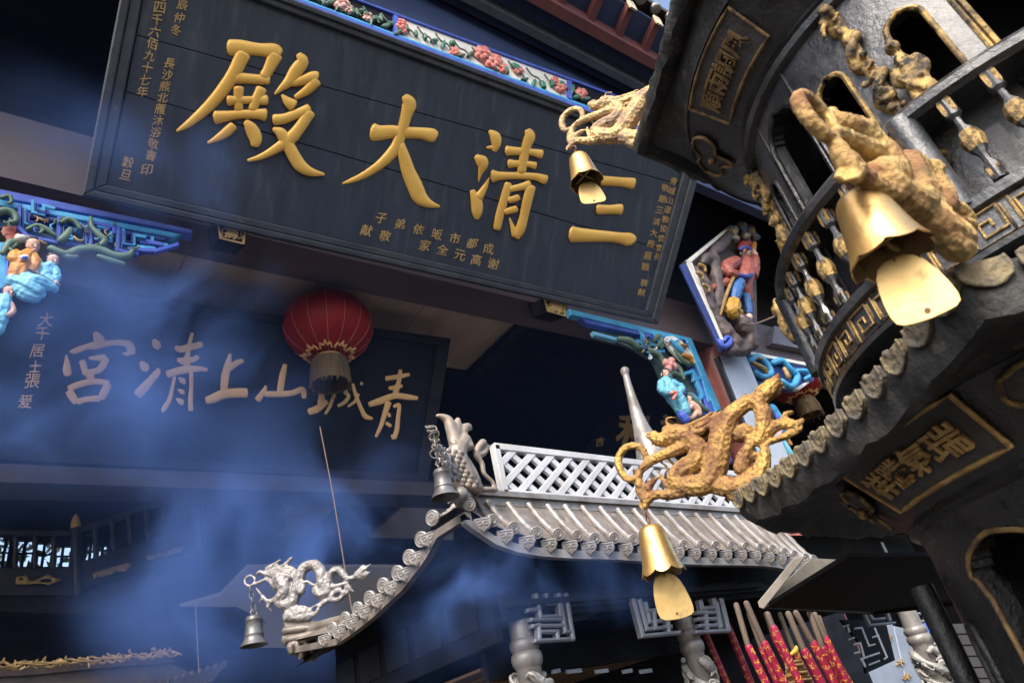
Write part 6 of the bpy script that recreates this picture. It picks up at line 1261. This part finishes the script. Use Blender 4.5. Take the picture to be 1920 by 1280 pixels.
mk('tarpaulin', pslab(FY(4.4), c8([(1165, 580), (1230, 545), (1300, 500), (1340, 520), (1385, 610), (1340, 630), (1280, 600), (1210, 640), (1170, 620)]), .02), TARP, label='blue tarpaulin hanging behind the burner leg', cat='tarpaulin')
wl5 = thing('hoarding', FY(4.8)(1770, 1240), 'grey brown boarded wall with dark gaps behind the blue tarpaulin', 'hoarding')
for k in range(6): mk('board', pslab(FY(4.8), c8([(1150, 560+k*78), (1700, 540+k*78), (1700, 606+k*78), (1150, 628+k*78)]), .04), mat('grey brown board', (.06, .052, .048), (.045, .04, .037), sc=3, rough=.7) if k == 0 else bpy.data.materials['grey brown board'], wl5)
for x in (1365, 1395, 1425): mk('gold_mark', ptube(FY(4.7), [(x-10, 880, 5), (x, 870, 7), (x+8, 890, 6), (x-4, 900, 5)], O8, S8), GOLDS, wl5, 60)

# ---------------------------------------------------------------- smoke drifting out of the hall
def smoke(name, a, b, label=None, SMK=None, BASE=0., sc_=.9, mul=1.3):
    o = mk(name, box(a, b), None, kind='stuff', label=label)
    m = bpy.data.materials.new('incense smoke'); m.use_nodes = True; t = m.node_tree; N, L = t.nodes, t.links
    N.remove(N['Principled BSDF']); v = N.new('ShaderNodeVolumePrincipled'); L.new(v.outputs[0], N['Material Output'].inputs['Volume'])
    v.inputs['Color'].default_value = (.20, .38, .95, 1); v.inputs['Anisotropy'].default_value = .1
    g_ = N.new('ShaderNodeNewGeometry'); mp = N.new('ShaderNodeMapping'); L.new(g_.outputs['Position'], mp.inputs[0])
    def math_(op, x, y):
        k = N.new('ShaderNodeMath'); k.operation = op
        for i, q_ in enumerate((x, y)):
            if isinstance(q_, (int, float)): k.inputs[i].default_value = q_
            else: L.new(q_, k.inputs[i])
        return k.outputs[0]
    n = N.new('ShaderNodeTexNoise'); n.inputs['Scale'].default_value = sc_; n.inputs['Detail'].default_value = 5; n.inputs['Roughness'].default_value = .52; n.inputs['Distortion'].default_value = 1.4; L.new(mp.outputs[0], n.inputs['Vector'])
    r = N.new('ShaderNodeMapRange'); r.inputs[1].default_value = .42; r.inputs[2].default_value = .78; r.interpolation_type = 'SMOOTHSTEP'; L.new(n.outputs[0], r.inputs[0])
    tot = None
    for c, s, wgt in SMK:
        d = N.new('ShaderNodeVectorMath'); d.operation = 'SUBTRACT'; L.new(g_.outputs['Position'], d.inputs[0]); d.inputs[1].default_value = c
        e = N.new('ShaderNodeVectorMath'); e.operation = 'DIVIDE'; L.new(d.outputs[0], e.inputs[0]); e.inputs[1].default_value = s
        l = N.new('ShaderNodeVectorMath'); l.operation = 'LENGTH'; L.new(e.outputs[0], l.inputs[0])
        k = N.new('ShaderNodeMapRange'); k.inputs[1].default_value = 1.; k.inputs[2].default_value = 0.; k.inputs[4].default_value = wgt; k.interpolation_type = 'SMOOTHSTEP'; L.new(l.outputs['Value'], k.inputs[0])
        tot = k.outputs[0] if tot is None else math_('ADD', tot, k.outputs[0])
    den = math_('ADD', math_('MULTIPLY', tot, math_('MULTIPLY', r.outputs[0], mul)), BASE)
    L.new(den, v.inputs['Density']); o.data.materials.clear(); o.data.materials.append(m); return o
def sp(x, y, Y): return tuple(FY(Y)(x, y))
SMK = [(sp(260, 600, 5.3), (1.5, 1.0, 1.25), 1.15), (sp(330, 760, 5.3), (1.6, 1.0, 1.0), 1.0), (sp(90, 760, 5.2), (1.2, 1.0, 1.0), .5), (sp(560, 980, 5.0), (1.3, .9, .9), 1.0), (sp(700, 900, 5.0), (1.1, .8, .8), .95), (sp(420, 1060, 5.0), (1.2, .9, .9), .9), (sp(430, 1200, 4.9), (1.1, .9, .7), .85), (sp(290, 290, 4.5), (1.6, .6, .9), .35)]
BASE = .0035
smoke('smoke', (-4, 4.22, .6), (8.5, 6.5, 8.5), 'blue incense smoke drifting across the hall front', SMK, BASE)
smoke('smoke', (1.0, 1.45, 1.7), (3.3, 2.25, 2.31), 'thin blue smoke curling under the pavilion eave', [(sp(945, 1075, 2.0), (.42, .4, .32), 1.), (sp(1130, 1090, 2.05), (.55, .35, .22), .7), (sp(850, 1120, 1.9), (.4, .4, .3), .6)], 0., 3.2, 2.2)
bpy.data.objects.remove(_to)
